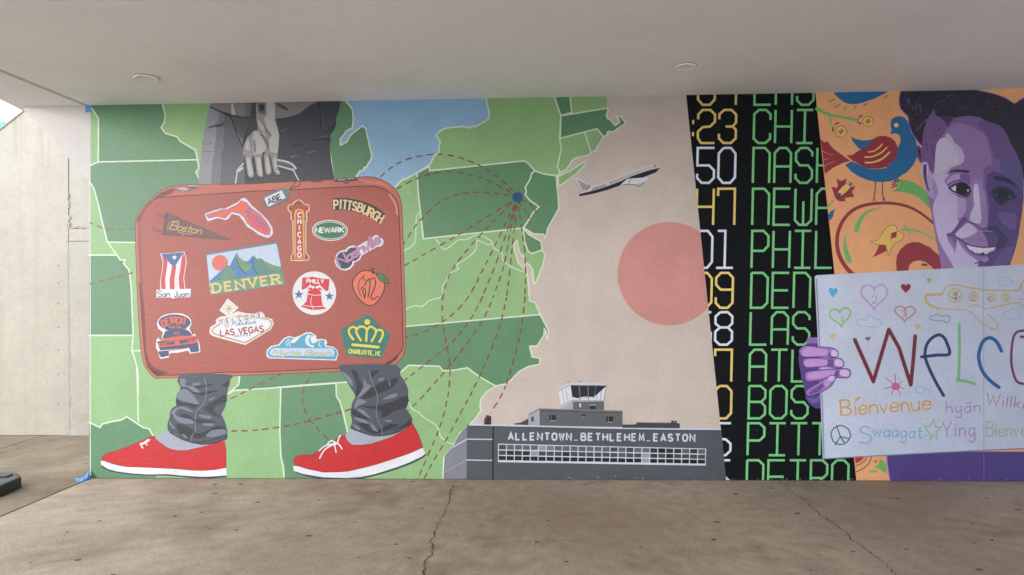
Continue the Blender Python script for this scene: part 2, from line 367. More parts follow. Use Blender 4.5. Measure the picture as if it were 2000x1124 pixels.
box('post_socket', (cx-.06, cy-.05, pbz-.01), (cx+.02, cy+.03, pbz+.035), M_rub, base, .006)

# masking tape
M_tape = plain('blue_masking_tape', (84, 146, 214), .6, 0, .08, 30)
def tape_floor():
    a = [on_level(146, 934, .003), on_level(150, 941, .003), on_level(160, 941, .004), on_level(168, 938, .006), on_level(176, 934, .012), Vector((XL-.005, -.012, .068)), on_level(166, 930, .03), on_level(156, 935, .012)]
    o = mesh('masking_tape', a, [(0, 1, 7), (1, 2, 7), (2, 3, 6, 7), (3, 4, 5, 6)], M_tape)
    md = o.modifiers.new('t', 'SOLIDIFY'); md.thickness = .0015
    tag(o, 'loose curl of blue masking tape on the pavement at the foot of the mural wall', 'tape', 'scraps of blue masking tape')
tape_floor()
q = on_wall(172, 212)
o = mesh('masking_tape', [(q.x-.02, -.006, q.z-.035), (q.x+.024, -.006, q.z-.03), (q.x+.024, -.004, q.z+.02), (q.x+.0, -.004, q.z+.028), (q.x-.02, -.005, q.z+.015)], [(0, 1, 2, 3, 4)], M_tape)
md = o.modifiers.new('t', 'SOLIDIFY'); md.thickness = .0015
tag(o, 'small scrap of blue masking tape at the top left corner of the mural', 'tape', 'scraps of blue masking tape')

# ------------------------------------------------------------------ mural wall body
MUR = empty('mural_wall', (1.0, 0, 0))
tag(MUR, 'long wall painted with a suitcase, a map, a departure board and a smiling girl', 'wall', kind='thing')
WT = .22
d1 = on_wall(48, 218); d2 = on_wall(175, 352)
prism('wall_body', [(XL, -.14), (14, -.14), (14, CEIL+.02), (d1.x-.02, CEIL+.02), (d1.x, d1.z), (XL, d2.z)], 1, 0, WT, M_wallc, MUR, .004)
# ------------------------------------------------------------------ mural drawing: flat coats of paint on the wall face
OX, OY, SC = 0.0, 0.0, 1.0
def F(ox=0, oy=0, s=1.0):
    global OX, OY, SC
    OX, OY, SC = ox, oy, s
BOX = []            # (x0,y0,x1,y1,layer)
STEP = .00005
def layer_for(b):
    l = 0
    for (x0, y0, x1, y1, k) in BOX:
        if k >= l and b[0] < x1 and b[2] > x0 and b[1] < y1 and b[3] > y0: l = k+1
    BOX.append((*b, l)); return l
class Part:
    def __init__(s, name, parent=None, label=None, kind=None):
        s.name, s.v, s.f, s.fm, s.m = name, [], [], [], []
        s.o = bpy.data.objects.new(name, bpy.data.meshes.new(name)); COL.objects.link(s.o)
        par = parent.o if isinstance(parent, Part) else (parent or MUR)
        s.o.parent = par; s.o.matrix_parent_inverse = Matrix.Translation(-world_loc(par))
        if not kind and name in ('flight_route', 'case_edge_shade', 'green_brush_marks', 'smile_line', 'map_border', 'roof_shade', 'face_shade', 'face_highlight', 'trouser_fold', 'trouser_highlight', 'trouser_shade', 'drawn_passengers', 'shoe_lace', 'lip_line', 'teeth', 'case_handle', 'painted_branch', 'bird_legs', 'bare_edge'): kind = 'stuff'
        tag(s.o, label, kind=kind); ALL.append(s)
    def mi(s, mat):
        if mat not in s.m: s.m.append(mat)
        return s.m.index(mat)
    def add(s, polys, mat):
        """polys: list of outlines in photo pixels, painted as one coat"""
        X = [p[0] for q in polys for p in q]; Y = [p[1] for q in polys for p in q]
        l = layer_for((min(X), min(Y), max(X), max(Y))); mi = s.mi(mat)
        for n, q in enumerate(polys):
            y = -.0004-(l+ (n/len(polys))*.6)*STEP
            w = [on_wall(px, py, y) for px, py in q]; i0 = len(s.v); s.v += [tuple(p) for p in w]
            if len(q) <= 4 and len(q) == 4 and convex(q): tr = [(0, 1, 2, 3)]
            elif len(q) == 3: tr = [(0, 1, 2)]
            else: tr = tessellate_polygon([[Vector((px, py, 0)) for px, py in q]])
            for t in tr:
                a, b, c = (w[t[0]], w[t[1]], w[t[2]])
                t = [i0+i for i in t]
                if (b-a).cross(c-a).y > 0: t = t[::-1]
                s.f.append(tuple(t)); s.fm.append(mi)
    def build(s):
        me = s.o.data; me.from_pydata(s.v, [], s.f); me.update()
        for mm in s.m: me.materials.append(mm)
        if s.f: me.polygons.foreach_set('material_index', s.fm)
ALL = []
def convex(q):
    sg = 0
    for i in range(4):
        a, b, c = q[i], q[(i+1) % 4], q[(i+2) % 4]
        cr = (b[0]-a[0])*(c[1]-b[1])-(b[1]-a[1])*(c[0]-b[0])
        if cr*sg < 0: return False
        if cr: sg = cr
    return True
CUR = None
def part(name, parent=None, label=None, kind=None):
    global CUR
    CUR = Part(name, parent, label, kind); return CUR
def W(p): return [(OX+x/SC, OY+y/SC) for x, y in p]
def catmull(p, closed=False, n=5):
    if len(p) < 3: return list(p)
    o = []; N = len(p); rng = range(N if closed else N-1)
    for i in rng:
        g = (lambda k: p[k % N]) if closed else (lambda k: p[max(0, min(N-1, k))])
        a, b, c, d = g(i-1), g(i), g(i+1), g(i+2)
        for j in range(n):
            t = j/n
            o.append(tuple(.5*(2*b[k]+(c[k]-a[k])*t+(2*a[k]-5*b[k]+4*c[k]-d[k])*t*t+(3*b[k]-a[k]-3*c[k]+d[k])*t**3) for k in (0, 1)))
    if not closed: o.append(p[-1])
    return o
def clip(q, a, b):
    """keep the part of polygon q to the left of line a->b (image coordinates)"""
    side = lambda p: (b[0]-a[0])*(p[1]-a[1])-(b[1]-a[1])*(p[0]-a[0])
    o = []
    for i in range(len(q)):
        p, r = q[i], q[(i+1) % len(q)]; sp, sr = side(p), side(r)
        if sp >= 0: o.append(p)
        if sp*sr < 0:
            t = sp/(sp-sr); o.append((p[0]+(r[0]-p[0])*t, p[1]+(r[1]-p[1])*t))
    return o
def fill(c, p, sm=0, k=.8, rough=.42, cl=None):
    q = W(p)
    if sm: q = catmull(q, True, sm)
    if cl: q = clip(q, *cl)
    CUR.add([q], paint(c, k, rough))
def circ(cx, cy, r, ry=None, n=None, rot=0):
    ry = ry or r; n = n or 28; c_, s_ = math.cos(rot), math.sin(rot)
    return [(cx+r*math.cos(a)*c_-ry*math.sin(a)*s_, cy+r*math.cos(a)*s_+ry*math.sin(a)*c_) for a in [i*2*math.pi/n for i in range(n)]]
def ribbon(q, w, closed=False, taper=None, cap=True):
    """outline of a brush stroke of width w along q (already in photo pixels)"""
    n = len(q); L_, R_ = [], []
    for i in range(n):
        a = q[(i-1) % n] if closed or i else q[0]; c = q[(i+1) % n] if closed or i < n-1 else q[-1]
        b = q[i]
        d1 = (b[0]-a[0], b[1]-a[1]); d2 = (c[0]-b[0], c[1]-b[1])
        l1 = math.hypot(*d1); l2 = math.hypot(*d2)
        if l1 < 1e-6: d1, l1 = d2, l2
        if l2 < 1e-6: d2, l2 = d1, l1
        if l1 < 1e-6: continue
        n1 = (-d1[1]/l1, d1[0]/l1); n2 = (-d2[1]/l2, d2[0]/l2)
        mxv = (n1[0]+n2[0], n1[1]+n2[1]); ml = math.hypot(*mxv)
        if ml < .35: mxv, ml = n1, 1
        mxv = (mxv[0]/ml, mxv[1]/ml); cs = max(.5, mxv[0]*n1[0]+mxv[1]*n1[1])
        hw = w/2/cs
        if taper: hw *= taper(i/(n-1))
        L_.append((b[0]+mxv[0]*hw, b[1]+mxv[1]*hw)); R_.append((b[0]-mxv[0]*hw, b[1]-mxv[1]*hw))
    return L_, R_
def stroke_polys(q, w, closed=False, taper=None, rcap=False):
    L_, R_ = ribbon(q, w, closed, taper); o = []
    n = len(L_); rg = range(n if closed else n-1)
    for i in rg:
        j = (i+1) % n; o.append([L_[i], L_[j], R_[j], R_[i]])
    if rcap and not closed and n > 1:
        for (c, d, i) in ((q[0], q[1], 0), (q[-1], q[-2], n-1)):
            a0 = math.atan2(c[1]-d[1], c[0]-d[0]); r = w/2*(taper(i/(n-1)) if taper else 1)
            o.append([(c[0]+r*math.cos(a0+t), c[1]+r*math.sin(a0+t)) for t in [-1.57, -.9, -.3, .3, .9, 1.57]])
    return o
def line(c, w, p, sm=0, closed=False, taper=None, rcap=True, k=.8, rough=.42):
    q = W(p)
    if sm: q = catmull(q, closed, sm)
    CUR.add(stroke_polys(q, w, closed, taper, rcap), paint(c, k, rough))
def dashed(c, w, p, on=13, off=8.5, sm=8, k=.8):
    q = catmull(p, False, sm) if sm else p
    o = []; pos = rnd.uniform(0, on); drawing = True; left = on*.6; cur = [q[0]]
    for a, b in zip(q[:-1], q[1:]):
        L_ = math.hypot(b[0]-a[0], b[1]-a[1]); t = 0
        if L_ < 1e-6: continue
        while L_-t > left:
            t += left; pt = (a[0]+(b[0]-a[0])*t/L_, a[1]+(b[1]-a[1])*t/L_)
            if drawing:
                cur.append(pt); o += stroke_polys(cur, w*rnd.uniform(.85, 1.12)); cur = []
                left = off*rnd.uniform(.85, 1.15)
            else:
                cur = [pt]; left = on*rnd.uniform(.85, 1.15)
            drawing = not drawing
        left -= L_-t
        if drawing: cur.append(b)
    if drawing and len(cur) > 1: o += stroke_polys(cur, w)
    CUR.add(o, paint(c, k))
# single line alphabet: y up, cap height 1; ('~' marks a smooth line)
FNT = {
'A': (.8, ['0,0 .4,1 .8,0', '.14,.34 .66,.34']), 'B': (.72, ['0,0 0,1', '~0,1 .45,1 .62,.88 .6,.62 .4,.53 0,.53', '~0,.53 .5,.53 .72,.36 .68,.1 .48,0 0,0']),
'C': (.75, ['~.75,.8 .55,.98 .3,.98 .06,.78 0,.5 .06,.22 .3,.02 .55,.02 .75,.2']), 'D': (.75, ['0,0 0,1', '~0,1 .4,1 .68,.82 .75,.5 .68,.18 .4,0 0,0']),
'E': (.62, ['.62,1 0,1 0,0 .62,0', '0,.52 .52,.52']), 'F': (.6, ['.6,1 0,1 0,0', '0,.52 .5,.52']), 'G': (.78, ['~.75,.8 .55,.98 .3,.98 .06,.78 0,.5 .06,.22 .3,.02 .55,.02 .76,.16', '.76,.14 .76,.46 .46,.46']),
'H': (.74, ['0,0 0,1', '.74,0 .74,1', '0,.52 .74,.52']), 'I': (.06, ['.03,0 .03,1']), 'J': (.5, ['~.5,1 .5,.3 .42,.06 .2,0 0,.16']), 'K': (.72, ['0,0 0,1', '.7,1 0,.42', '.22,.6 .72,0']),
'L': (.58, ['0,1 0,0 .58,0']), 'M': (.95, ['0,0 .08,1 .475,.25 .87,1 .95,0']), 'N': (.76, ['0,0 0,1 .76,0 .76,1']), 'O': (.85, ['~.42,1 .14,.9 0,.6 0,.4 .14,.1 .42,0 .71,.1 .85,.4 .85,.6 .71,.9 .42,1']),
'P': (.68, ['0,0 0,1', '~0,1 .45,1 .66,.86 .66,.6 .45,.46 0,.46']), 'R': (.72, ['0,0 0,1', '~0,1 .45,1 .66,.88 .66,.62 .45,.5 0,.5', '.36,.5 .72,0']),
'S': (.66, ['~.62,.82 .44,.98 .2,.98 .03,.82 .06,.62 .3,.52 .56,.42 .66,.24 .56,.05 .3,0 0,.16']), 'T': (.72, ['0,1 .72,1', '.36,1 .36,0']), 'U': (.74, ['~0,1 0,.6 0,.3 .12,.06 .37,0 .62,.06 .74,.3 .74,.6 .74,1']),
'V': (.78, ['0,1 .39,0 .78,1']), 'W': (1.1, ['0,1 .27,0 .55,.85 .83,0 1.1,1']), 'Y': (.76, ['0,1 .38,.48 .76,1', '.38,.48 .38,0']), '_': (.6, ['0,0 .6,0']), ',': (.1, ['.06,.08 0,-.14']), '.': (.06, ['.0,.04 .06,.04']),
'1': (.3, ['0,.8 .2,1 .2,0', '0,0 .4,0']), '2': (.6, ['~0,.75 .1,.97 .4,.98 .56,.75 .4,.4 0,0', '0,0 .6,0']), '3': (.6, ['~0,.9 .3,1 .55,.85 .5,.6 .2,.52', '~.2,.52 .55,.42 .58,.14 .3,0 0,.1']),
'a': (.5, ['~.5,.42 .3,.55 .08,.45 0,.25 .1,.03 .3,.03 .5,.3', '.5,.55 .5,0']), 'b': (.5, ['0,1 0,0', '~0,.3 .15,.55 .38,.52 .5,.28 .38,.02 .15,.02 0,.2']), 'c': (.45, ['~.45,.45 .25,.56 .04,.42 0,.25 .08,.04 .28,0 .45,.12']),
'e': (.5, ['~0,.28 .48,.3 .46,.48 .25,.57 .05,.42 0,.22 .12,.02 .32,0 .5,.12']), 'g': (.5, ['~.5,.42 .3,.55 .08,.45 0,.25 .1,.03 .3,.03 .5,.3', '~.5,.55 .5,0 .46,-.3 .25,-.42 0,-.3']),
'h': (.48, ['0,1 0,0', '~0,.35 .2,.56 .42,.5 .48,.3 .48,0']), 'i': (.04, ['.02,.55 .02,0', '.02,.78 .03,.82']), 'k': (.46, ['0,1 0,0', '.44,.55 0,.2', '.15,.3 .46,0']), 'l': (.06, ['.03,1 .03,0']),
'm': (.8, ['0,.55 0,0', '~0,.35 .16,.56 .34,.5 .4,.3 .4,0', '~.4,.35 .56,.56 .74,.5 .8,.3 .8,0']), 'n': (.48, ['0,.55 0,0', '~0,.35 .2,.56 .42,.5 .48,.3 .48,0']), 'o': (.5, ['~.25,.56 .04,.46 0,.25 .08,.04 .25,0 .42,.04 .5,.28 .44,.48 .25,.56']),
'r': (.35, ['0,.55 0,0', '~0,.3 .15,.52 .35,.52']), 's': (.42, ['~.4,.45 .22,.56 .04,.45 .1,.32 .32,.24 .4,.12 .25,0 0,.08']), 't': (.4, ['~.18,.85 .18,.3 .2,.05 .4,.04', '0,.56 .38,.56']), 'u': (.48, ['~0,.55 0,.2 .1,.02 .3,.02 .48,.25', '.48,.55 .48,0']),
'v': (.46, ['0,.55 .22,0 .46,.55']), 'w': (.75, ['0,.55 .2,0 .38,.45 .56,0 .75,.55']), 'y': (.5, ['~0,.55 .05,.2 .25,.05 .48,.25', '~.5,.55 .5,0 .44,-.3 .2,-.42 0,-.3']), ' ': (.35, []),
}
def glyph_lines(ch):
    o = []
    for s in FNT[ch][1]:
        sm = s[0] == '~'; pts = [tuple(float(v) for v in t.split(',')) for t in s.lstrip('~').split()]
        o.append(catmull(pts, False, 4) if sm else pts)
    return o
def glyph(ch, x, y, h, c, w, ang=0, wid=1.0, shear=0, serif=0, k=.8, cap=False, outline=None):
    """one letter: x,y baseline start in photo pixels, h cap height, w brush width"""
    ca, sa = math.cos(ang), math.sin(ang)
    def tr(p):
        u = (p[0]*wid+p[1]*shear)*h; v = p[1]*h; return (x+u*ca+v*sa, y+u*sa-v*ca)
    polys = []; gl = glyph_lines(ch)
    lines = [[tr(p) for p in l] for l in gl]
    if serif:
        for l in gl:
            for (p, q) in ((l[0], l[1]), (l[-1], l[-2])):
                if abs(p[0]-q[0]) < abs(p[1]-q[1])*.75 and (p[1] < .02 or p[1] > .98) :
                    s_ = serif/h
                    lines.append([tr((p[0]-s_, p[1])), tr((p[0]+s_, p[1]))])
    if outline:
        po = []
        for l in lines: po += stroke_polys(l, w+outline[1]*2, rcap=cap)
        CUR.add(po, paint(outline[0], k))
    for l in lines: polys += stroke_polys(l, w, rcap=cap)
    if polys: CUR.add(polys, paint(c, k))
def text(s, x, y, h, c, w, ang=0, wid=1.0, gap=.22, total=None, each=None, jit=0, **kw):
    """line of letters from the baseline start (photo pixels); total fits it to a length"""
    adv = [FNT[ch][0]*wid+gap for ch in s]; L_ = (sum(adv)-gap)*h
    f = total/L_ if total else 1
    cur = 0
    for ch, a in zip(s, adv):
        if each and ch != ' ': part(each[0], each[1])
        if ch != ' ':
            jy = rnd.uniform(-jit, jit)*h; ja = rnd.uniform(-jit, jit)*.6
            glyph(ch, x+cur*math.cos(ang), y+cur*math.sin(ang)+jy, h, c, w, ang+ja, wid*f, **kw)
        cur += a*h*f
def arc_text(s, pts, h, c, w, **kw):
    for ch, (px, py, a) in zip(s, pts):
        wd = kw.get('wid', 1)*FNT[ch][0]*h; ca, sa = math.cos(a), math.sin(a)
        glyph(ch, px-wd/2*ca-h/2*sa, py-wd/2*sa+h/2*ca, h, c, w, a, **kw)
def star(cx, cy, r, n=5, r2=.42, rot=-math.pi/2):
    return [(cx+(r if i % 2 == 0 else r*r2)*math.cos(rot+i*math.pi/n), cy+(r if i % 2 == 0 else r*r2)*math.sin(rot+i*math.pi/n)) for i in range(2*n)]
# ------------------------------------------------------------------ mural, left: map, flight routes
LG, DG, BD = (150, 192, 132), (98, 146, 106), (224, 238, 212)
PEACH, LAKE, CORAL = (214, 199, 188), (150, 192, 226), (216, 150, 142)
DASH = (140, 66, 48)
BL = ((1338.5, 170), (1419.5, 950))             # left edge of the departure board
# departure board first: the neighbouring fields are painted over its edges
board = part('departure_board', None, 'black departure board with green, yellow and white flap letters')
F(); fill((8, 12, 17), [(1330, 166), (1690, 166), (1690, 955), (1330, 955)], k=1, rough=.75)
OCT = {
'C': ['1,.3 1,.13 .72,0 .28,0 0,.13 0,.87 .28,1 .72,1 1,.87 1,.7'], 'H': ['0,0 0,1', '1,0 1,1', '0,.5 1,.5'], 'I': ['0,0 1,0', '.5,0 .5,1', '0,1 1,1'],
'N': ['0,1 0,0 .7,0 1,.15 1,1'], 'A': ['0,1 0,.15 .28,0 .72,0 1,.15 1,1', '0,.53 1,.53'], 'S': ['1,.24 1,.13 .72,0 .28,0 0,.14 0,.36 .25,.5 .75,.5 1,.64 1,.86 .72,1 .28,1 0,.87 0,.74'],
'E': ['1,0 0,0 0,1 1,1', '0,.5 .95,.5'], 'W': ['0,0 0,.87 .28,1 .72,1 1,.87 1,0', '.5,.35 .5,1'], 'P': ['0,1 0,0 .7,0 1,.14 1,.4 .72,.54 0,.54'], 'L': ['0,0 0,1 1,1'],
'D': ['0,0 .7,0 1,.14 1,.86 .7,1 0,1 0,0'], 'T': ['0,0 1,0', '.5,0 .5,1'], 'B': ['0,0 .7,0 1,.13 1,.36 .75,.49 1,.63 1,.87 .7,1 0,1 0,0', '0,.49 .75,.49'], 'O': ['.28,0 .72,0 1,.14 1,.86 .72,1 .28,1 0,.86 0,.14 .28,0'],
'R': ['0,1 0,0 .7,0 1,.14 1,.42 .75,.54 0,.54', '.6,.54 1,1'], '0': ['.28,0 .72,0 1,.16 1,.84 .72,1 .28,1 0,.84 0,.16 .28,0'], '2': ['0,.28 0,.14 .25,0 .72,0 1,.14 1,.36 .72,.5 .28,.52 0,.66 0,.84 .2,1 1,1'],
'3': ['0,.28 0,.13 .28,0 .72,0 1,.14 1,.38 .8,.5 .38,.5', '.8,.5 1,.6 1,.86 .72,1 .28,1 0,.86 0,.72'], '5': ['1,0 0,0 0,.5 .7,.5 1,.64 1,.86 .72,1 .28,1 0,.86 0,.74'], '4': ['0,0 0,.5 1,.5', '1,0 1,1'],
'7': ['0,.2 0,0 1,0 1,1'], '1': ['.05,0 .5,0 .5,1', '0,1 1,1'], '9': ['1,.48 .28,.48 0,.34 0,.14 .28,0 .72,0 1,.14 1,.86 .72,1 .28,1 0,.86 0,.7'], '8': ['.28,0 .72,0 1,.13 1,.35 .75,.47 .28,.47 0,.35 0,.13 .28,0', '.28,.47 0,.6 0,.87 .28,1 .72,1 1,.87 1,.6 .75,.47']}
def flap(ch, x, y0, y1, w, c):
    part('letter' if ch.isalpha() else 'digit', board)
    sk = -.022*(y1-y0); hw = 2.4; polys = []
    for s in OCT[ch]:
        q = [tuple(float(v) for v in t.split(',')) for t in s.split()]
        q = [(x+hw+u*(w-2*hw)+v*sk, y0+hw+v*(y1-y0-2*hw)) for u, v in q]
        polys += stroke_polys(q, 4.5, closed=False)
    CUR.add(polys, paint(c, 1))
GRN, YEL, WHT = (124, 204, 132), (226, 200, 112), (214, 220, 236)
rows = [(137, 207.5, 1472.5, 'LAS', '07', 1403.5, YEL), (212.8, 282.2, 1471, 'CHI', '23', 1403, YEL), (287, 360, 1469.5, 'NASH', '50', 1401.7, WHT), (366.6, 442, 1468.3, 'NEWA', '47', 1400.5, YEL),
        (449, 526, 1467, 'PHIL', '01', 1398, WHT), (531, 604, 1465.6, 'DEN', '09', 1396.8, YEL), (607.8, 676, 1464, 'LAS', '58', 1395.5, WHT), (681, 748, 1462.5, 'ATL', '17', 1394.5, YEL),
        (752, 820, 1461, 'BOS', '10', 1393.8, YEL), (824.6, 892, 1459, 'PITT', '25', 1392.6, WHT), (897, 966, 1457, 'DETRO', '75', 1391, WHT)]
for (y0, y1, gx, wd, nm, nx, c) in rows:
    for i, ch in enumerate(wd): flap(ch, gx+i*41.6, y0, y1, 36.6, GRN)
    for i, ch in enumerate(nm): flap(ch, nx+(i-1)*41.3, y0, y1, 37.5, c)
part('colon', board)
F(1330, 170, 4.323); fill(YEL, [(95, 280), (112, 280), (112, 315), (95, 315)], k=1); fill(YEL, [(93, 382), (111, 382), (110, 416), (92, 416)], k=1)
# digits whose left parts disappear under the beige field
F()
sea = part('beige_sky', None, 'plain beige field of sky and sea')
fill(PEACH, [(174.6, 166), (1338.1, 166), (1420, 955), (174.6, 955)])
dsk = part('coral_sun', None, 'large coral sun disc')
fill(CORAL, circ(1307, 535, 101, n=72), cl=((1338.5, 170), (1419.5, 950)))
land = part('map_land', None, 'light green land of the map')
def cv(ox, oy, s, pts): return [(ox+x/s, oy+y/s) for x, y in pts]
Dd = (960, 170, 4.495); K_ = (780, 380, 5.109); L_c = (780, 580, 5.109); M_c = (780, 720, 5.109); C_c = (640, 180, 4.495); J_c = (540, 700, 4.683); I_c = (170, 720, 5.109); A_c = (170, 190, 4.495); L2 = (0, 400, 3.747)
coast = [(1184.7, 166)]+cv(*Dd, [(1012, 185), (1025, 205), (1008, 250), (1020, 280), (1040, 285), (1085, 340), (1125, 312), (1120, 290), (1095, 262), (1135, 262), (1180, 318), (1060, 400), (1045, 390), (1035, 392), (1018, 400), (1020, 418), (985, 438), (910, 560), (873, 575), (860, 597), (720, 632), (655, 725), (600, 755), (578, 782), (575, 890), (583, 920), (590, 1070)])
coast += cv(*K_, [(1585, 150), (1478, 345), (1470, 395), (1450, 432), (1440, 400), (1340, 395), (1240, 338), (1290, 400), (1415, 470), (1425, 555), (1455, 605), (1430, 710), (1380, 840), (1350, 895), (1340, 870), (1330, 750), (1300, 705), (1255, 670), (1240, 625), (1195, 570), (1175, 460), (1140, 500), (1150, 560), (1190, 690), (1250, 750), (1280, 820), (1290, 940), (1300, 1060), (1355, 1080)])
coast += cv(*L_c, [(1405, 175), (1480, 320), (1490, 350), (1480, 420), (1470, 412), (1465, 350), (1445, 315), (1445, 380), (1375, 490), (1300, 495), (1325, 600), (1405, 615), (1400, 675), (1290, 695), (1190, 750), (1110, 835), (1060, 870), (960, 890), (870, 950), (815, 1020), (803, 1090)])
coast += cv(*M_c, [(815, 420), (760, 500), (700, 560), (600, 650), (540, 780), (450, 880), (438, 1000), (440, 1180)])
F(); fill(LG, coast+[(174.6, 955), (174.6, 166)])
line(BD, 2.7, coast[1:], rcap=False)
isl = part('map_island', None, 'long thin light green island off the map coast')
F(*Dd); P_ = [(585, 787), (690, 740), (820, 655), (832, 670), (760, 750), (680, 812), (588, 875)]
fill(LG, P_); line(BD, 2.6, P_, closed=True)
def state(pts, c=DG, bw=2.8, nm='map_state', edge=None, lab=None):
    part(nm, None, lab); F(); fill(c, pts)
    if bw: line(BD, bw, edge or pts, closed=edge is None)
lakep = part('map_lake', None, 'pale blue lakes at the top of the map')
F(*C_c); E_ = [(1388, -60), (1390, 60), (1420, 190), (1410, 235), (1370, 265), (1300, 305), (1270, 303), (1245, 318), (1200, 303), (1050, 315), (1000, 335), (950, 375), (990, 440), (975, 480), (975, 530), (935, 560), (900, 635), (785, 710), (700, 755), (650, 775), (590, 835)]
fill(LAKE, E_+[(400, 950), (200, 800), (100, 600), (100, -60)]); line(BD, 2.8, E_)
state(cv(*C_c, [(100, -60), (140, 60), (160, 85), (205, 135), (218, 160), (225, 230), (217, 315), (160, 345), (145, 375), (112, 410), (110, 465), (130, 462), (172, 435), (190, 395), (205, 375), (300, 300), (325, 312), (338, 330), (348, 390), (360, 430), (365, 470), (387, 550), (382, 590), (350, 640), (345, 655), (320, 665), (310, 690), (280, 698), (250, 745), (240, 800), (60, 800), (0, 400), (20, -60)]))
state(cv(*A_c, [(20, -60), (655, -60), (665, 75), (685, 150), (680, 220), (650, 268), (690, 320), (790, 348), (820, 390), (950, 465), (970, 550), (98, 570), (100, 190), (50, 110), (20, 80)]))
state(cv(*A_c, [(98, 570), (970, 550), (982, 625), (955, 658), (978, 705)])+[(420, 420), (380, 480), (264, 473), (209.5, 472)]+cv(*L2, [(745, 110), (720, 0)])+cv(*A_c, [(60, 800), (28, 750), (22, 600)]), edge=cv(*A_c, [(22, 602), (98, 570), (970, 550), (982, 625), (955, 658), (980, 712)]))
part('map_border'); F(*A_c); line(BD, 2.6, [(22, 740), (60, 800), (95, 930), (140, 1124)]); F(*L2); line(BD, 2.6, [(720, 0), (745, 110), (785, 270), (830, 335), (870, 395), (880, 405), (915, 405), (905, 430), (945, 480), (960, 600), (968, 800), (975, 950), (965, 1070), (985, 1124)])
line(BD, 2.6, [(785, 275), (1060, 278)]); line(BD, 2.3, [(965, 1070), (1060, 1070)])
F(250, 550, 5.109); line(BD, 2.4, [(45, 690), (75, 800), (100, 900), (103, 1124)]); F(*I_c); line(BD, 2.6, [(495, 0), (505, 250), (512, 530)])
state(cv(*L2, [(652, 370), (855, 370), (880, 405), (915, 405), (905, 430), (945, 480), (960, 600), (968, 800), (975, 955), (652, 955)]), edge=cv(*L2, [(652, 370), (855, 370), (880, 405), (915, 405), (905, 430), (945, 480), (960, 600), (968, 800), (975, 957), (652, 957)]))
tx = cv(*I_c, [(20, 538), (130, 590), (150, 555), (240, 532), (340, 515), (395, 482), (560, 590), (615, 600), (660, 670)])
state(tx+cv(*I_c, [(680, 900), (690, 1200), (20, 1200)]), edge=tx)
state([(466, 700), (468, 737), (466, 752), (455, 763)]+cv(250, 550, 5.109, [(1400, 1062), (1788, 1030)])+[(677, 746), (690, 700)], edge=[(468, 735), (466, 752), (443, 771)])
part('map_border'); F(); line(BD, 2.8, [(443, 771), (457, 763), (524, 759), (600, 752), (682, 746.5)])
sA = cv(*J_c, [(45, 268), (545, 230)]); sB = cv(*J_c, [(548, 345), (580, 400), (610, 500), (635, 610), (655, 700)])
state(cv(*J_c, [(40, 268), (545, 228), (548, 345), (580, 400), (610, 500), (635, 610), (660, 720), (760, 1200), (80, 1200), (60, 990), (40, 900), (30, 650)]), edge=cv(*J_c, [(78, 1180), (62, 990), (40, 900), (30, 650), (40, 268), (545, 228), (548, 345), (580, 400), (610, 500), (635, 610), (660, 720)]))
state(cv(*L_c, [(-40, 303), (60, 296), (1405, 178), (1480, 320), (1490, 350), (1480, 420), (1470, 412), (1465, 350), (1445, 315), (1445, 380), (1375, 490), (1300, 495), (1325, 600), (1405, 615), (1400, 675), (1290, 695), (1190, 750), (1110, 835), (1060, 870), (960, 890), (800, 800), (680, 710), (530, 735), (435, 738), (400, 693), (90, 685), (0, 765), (-60, 800)]), edge=cv(*L_c, [(-40, 303), (60, 296), (1405, 178), (1480, 320), (1490, 350), (1480, 420), (1470, 412), (1465, 350), (1445, 315), (1445, 380), (1375, 490), (1300, 495), (1325, 600), (1405, 615), (1400, 675), (1290, 695), (1190, 750), (1110, 835), (1060, 870), (960, 890), (800, 800), (680, 710), (530, 735), (435, 738), (400, 693), (90, 685), (0, 765)]))
state(cv(*C_c, [(785, 712), (890, 655), (895, 692), (1725, 605)])+cv(*Dd, [(325, 675), (350, 705), (380, 735), (350, 765), (342, 800), (325, 835), (295, 885), (305, 915), (298, 950), (340, 1000), (420, 1055)])+cv(*K_, [(1340, 175), (1300, 240), (1235, 335), (1100, 350), (240, 443), (190, 0)]))
state(cv(*Dd, [(380, 738), (460, 765), (570, 782), (575, 890), (583, 920), (590, 1070)])+cv(*K_, [(1585, 150), (1478, 345), (1470, 395), (1450, 432), (1440, 400), (1340, 395), (1240, 335), (1300, 240), (1340, 175), (1395, 125)])+cv(*Dd, [(340, 1000), (298, 950), (305, 915), (295, 885), (325, 835), (342, 800), (350, 765)]))
state(cv(*K_, [(1238, 345), (1290, 400), (1415, 470), (1425, 555), (1325, 592), (1285, 570), (1250, 470)]))
state(cv(*Dd, [(555, -60), (555, 95), (608, 252), (705, 225), (690, 90), (690, -60)]))
state(cv(*Dd, [(608, 255), (1012, 187), (1025, 205), (1008, 250), (1020, 280), (1040, 285), (1085, 340), (1125, 312), (1120, 290), (1095, 262), (1135, 262), (1180, 318), (1060, 400), (1045, 390), (1035, 392), (1018, 400), (1020, 418), (985, 438), (925, 368), (605, 452)]))
part('map_border'); F(*Dd); line(BD, 2.8, [(555, 95), (608, 252), (598, 450), (612, 550), (578, 700), (603, 752)]); line(BD, 2.6, [(690, 80), (705, 225)]); line(BD, 2.6, [(820, 405), (873, 575)]); line(BD, 2.6, [(380, 738), (460, 765), (575, 780)])
part('map_border'); F(*K_)
BE = (204, 230, 196)
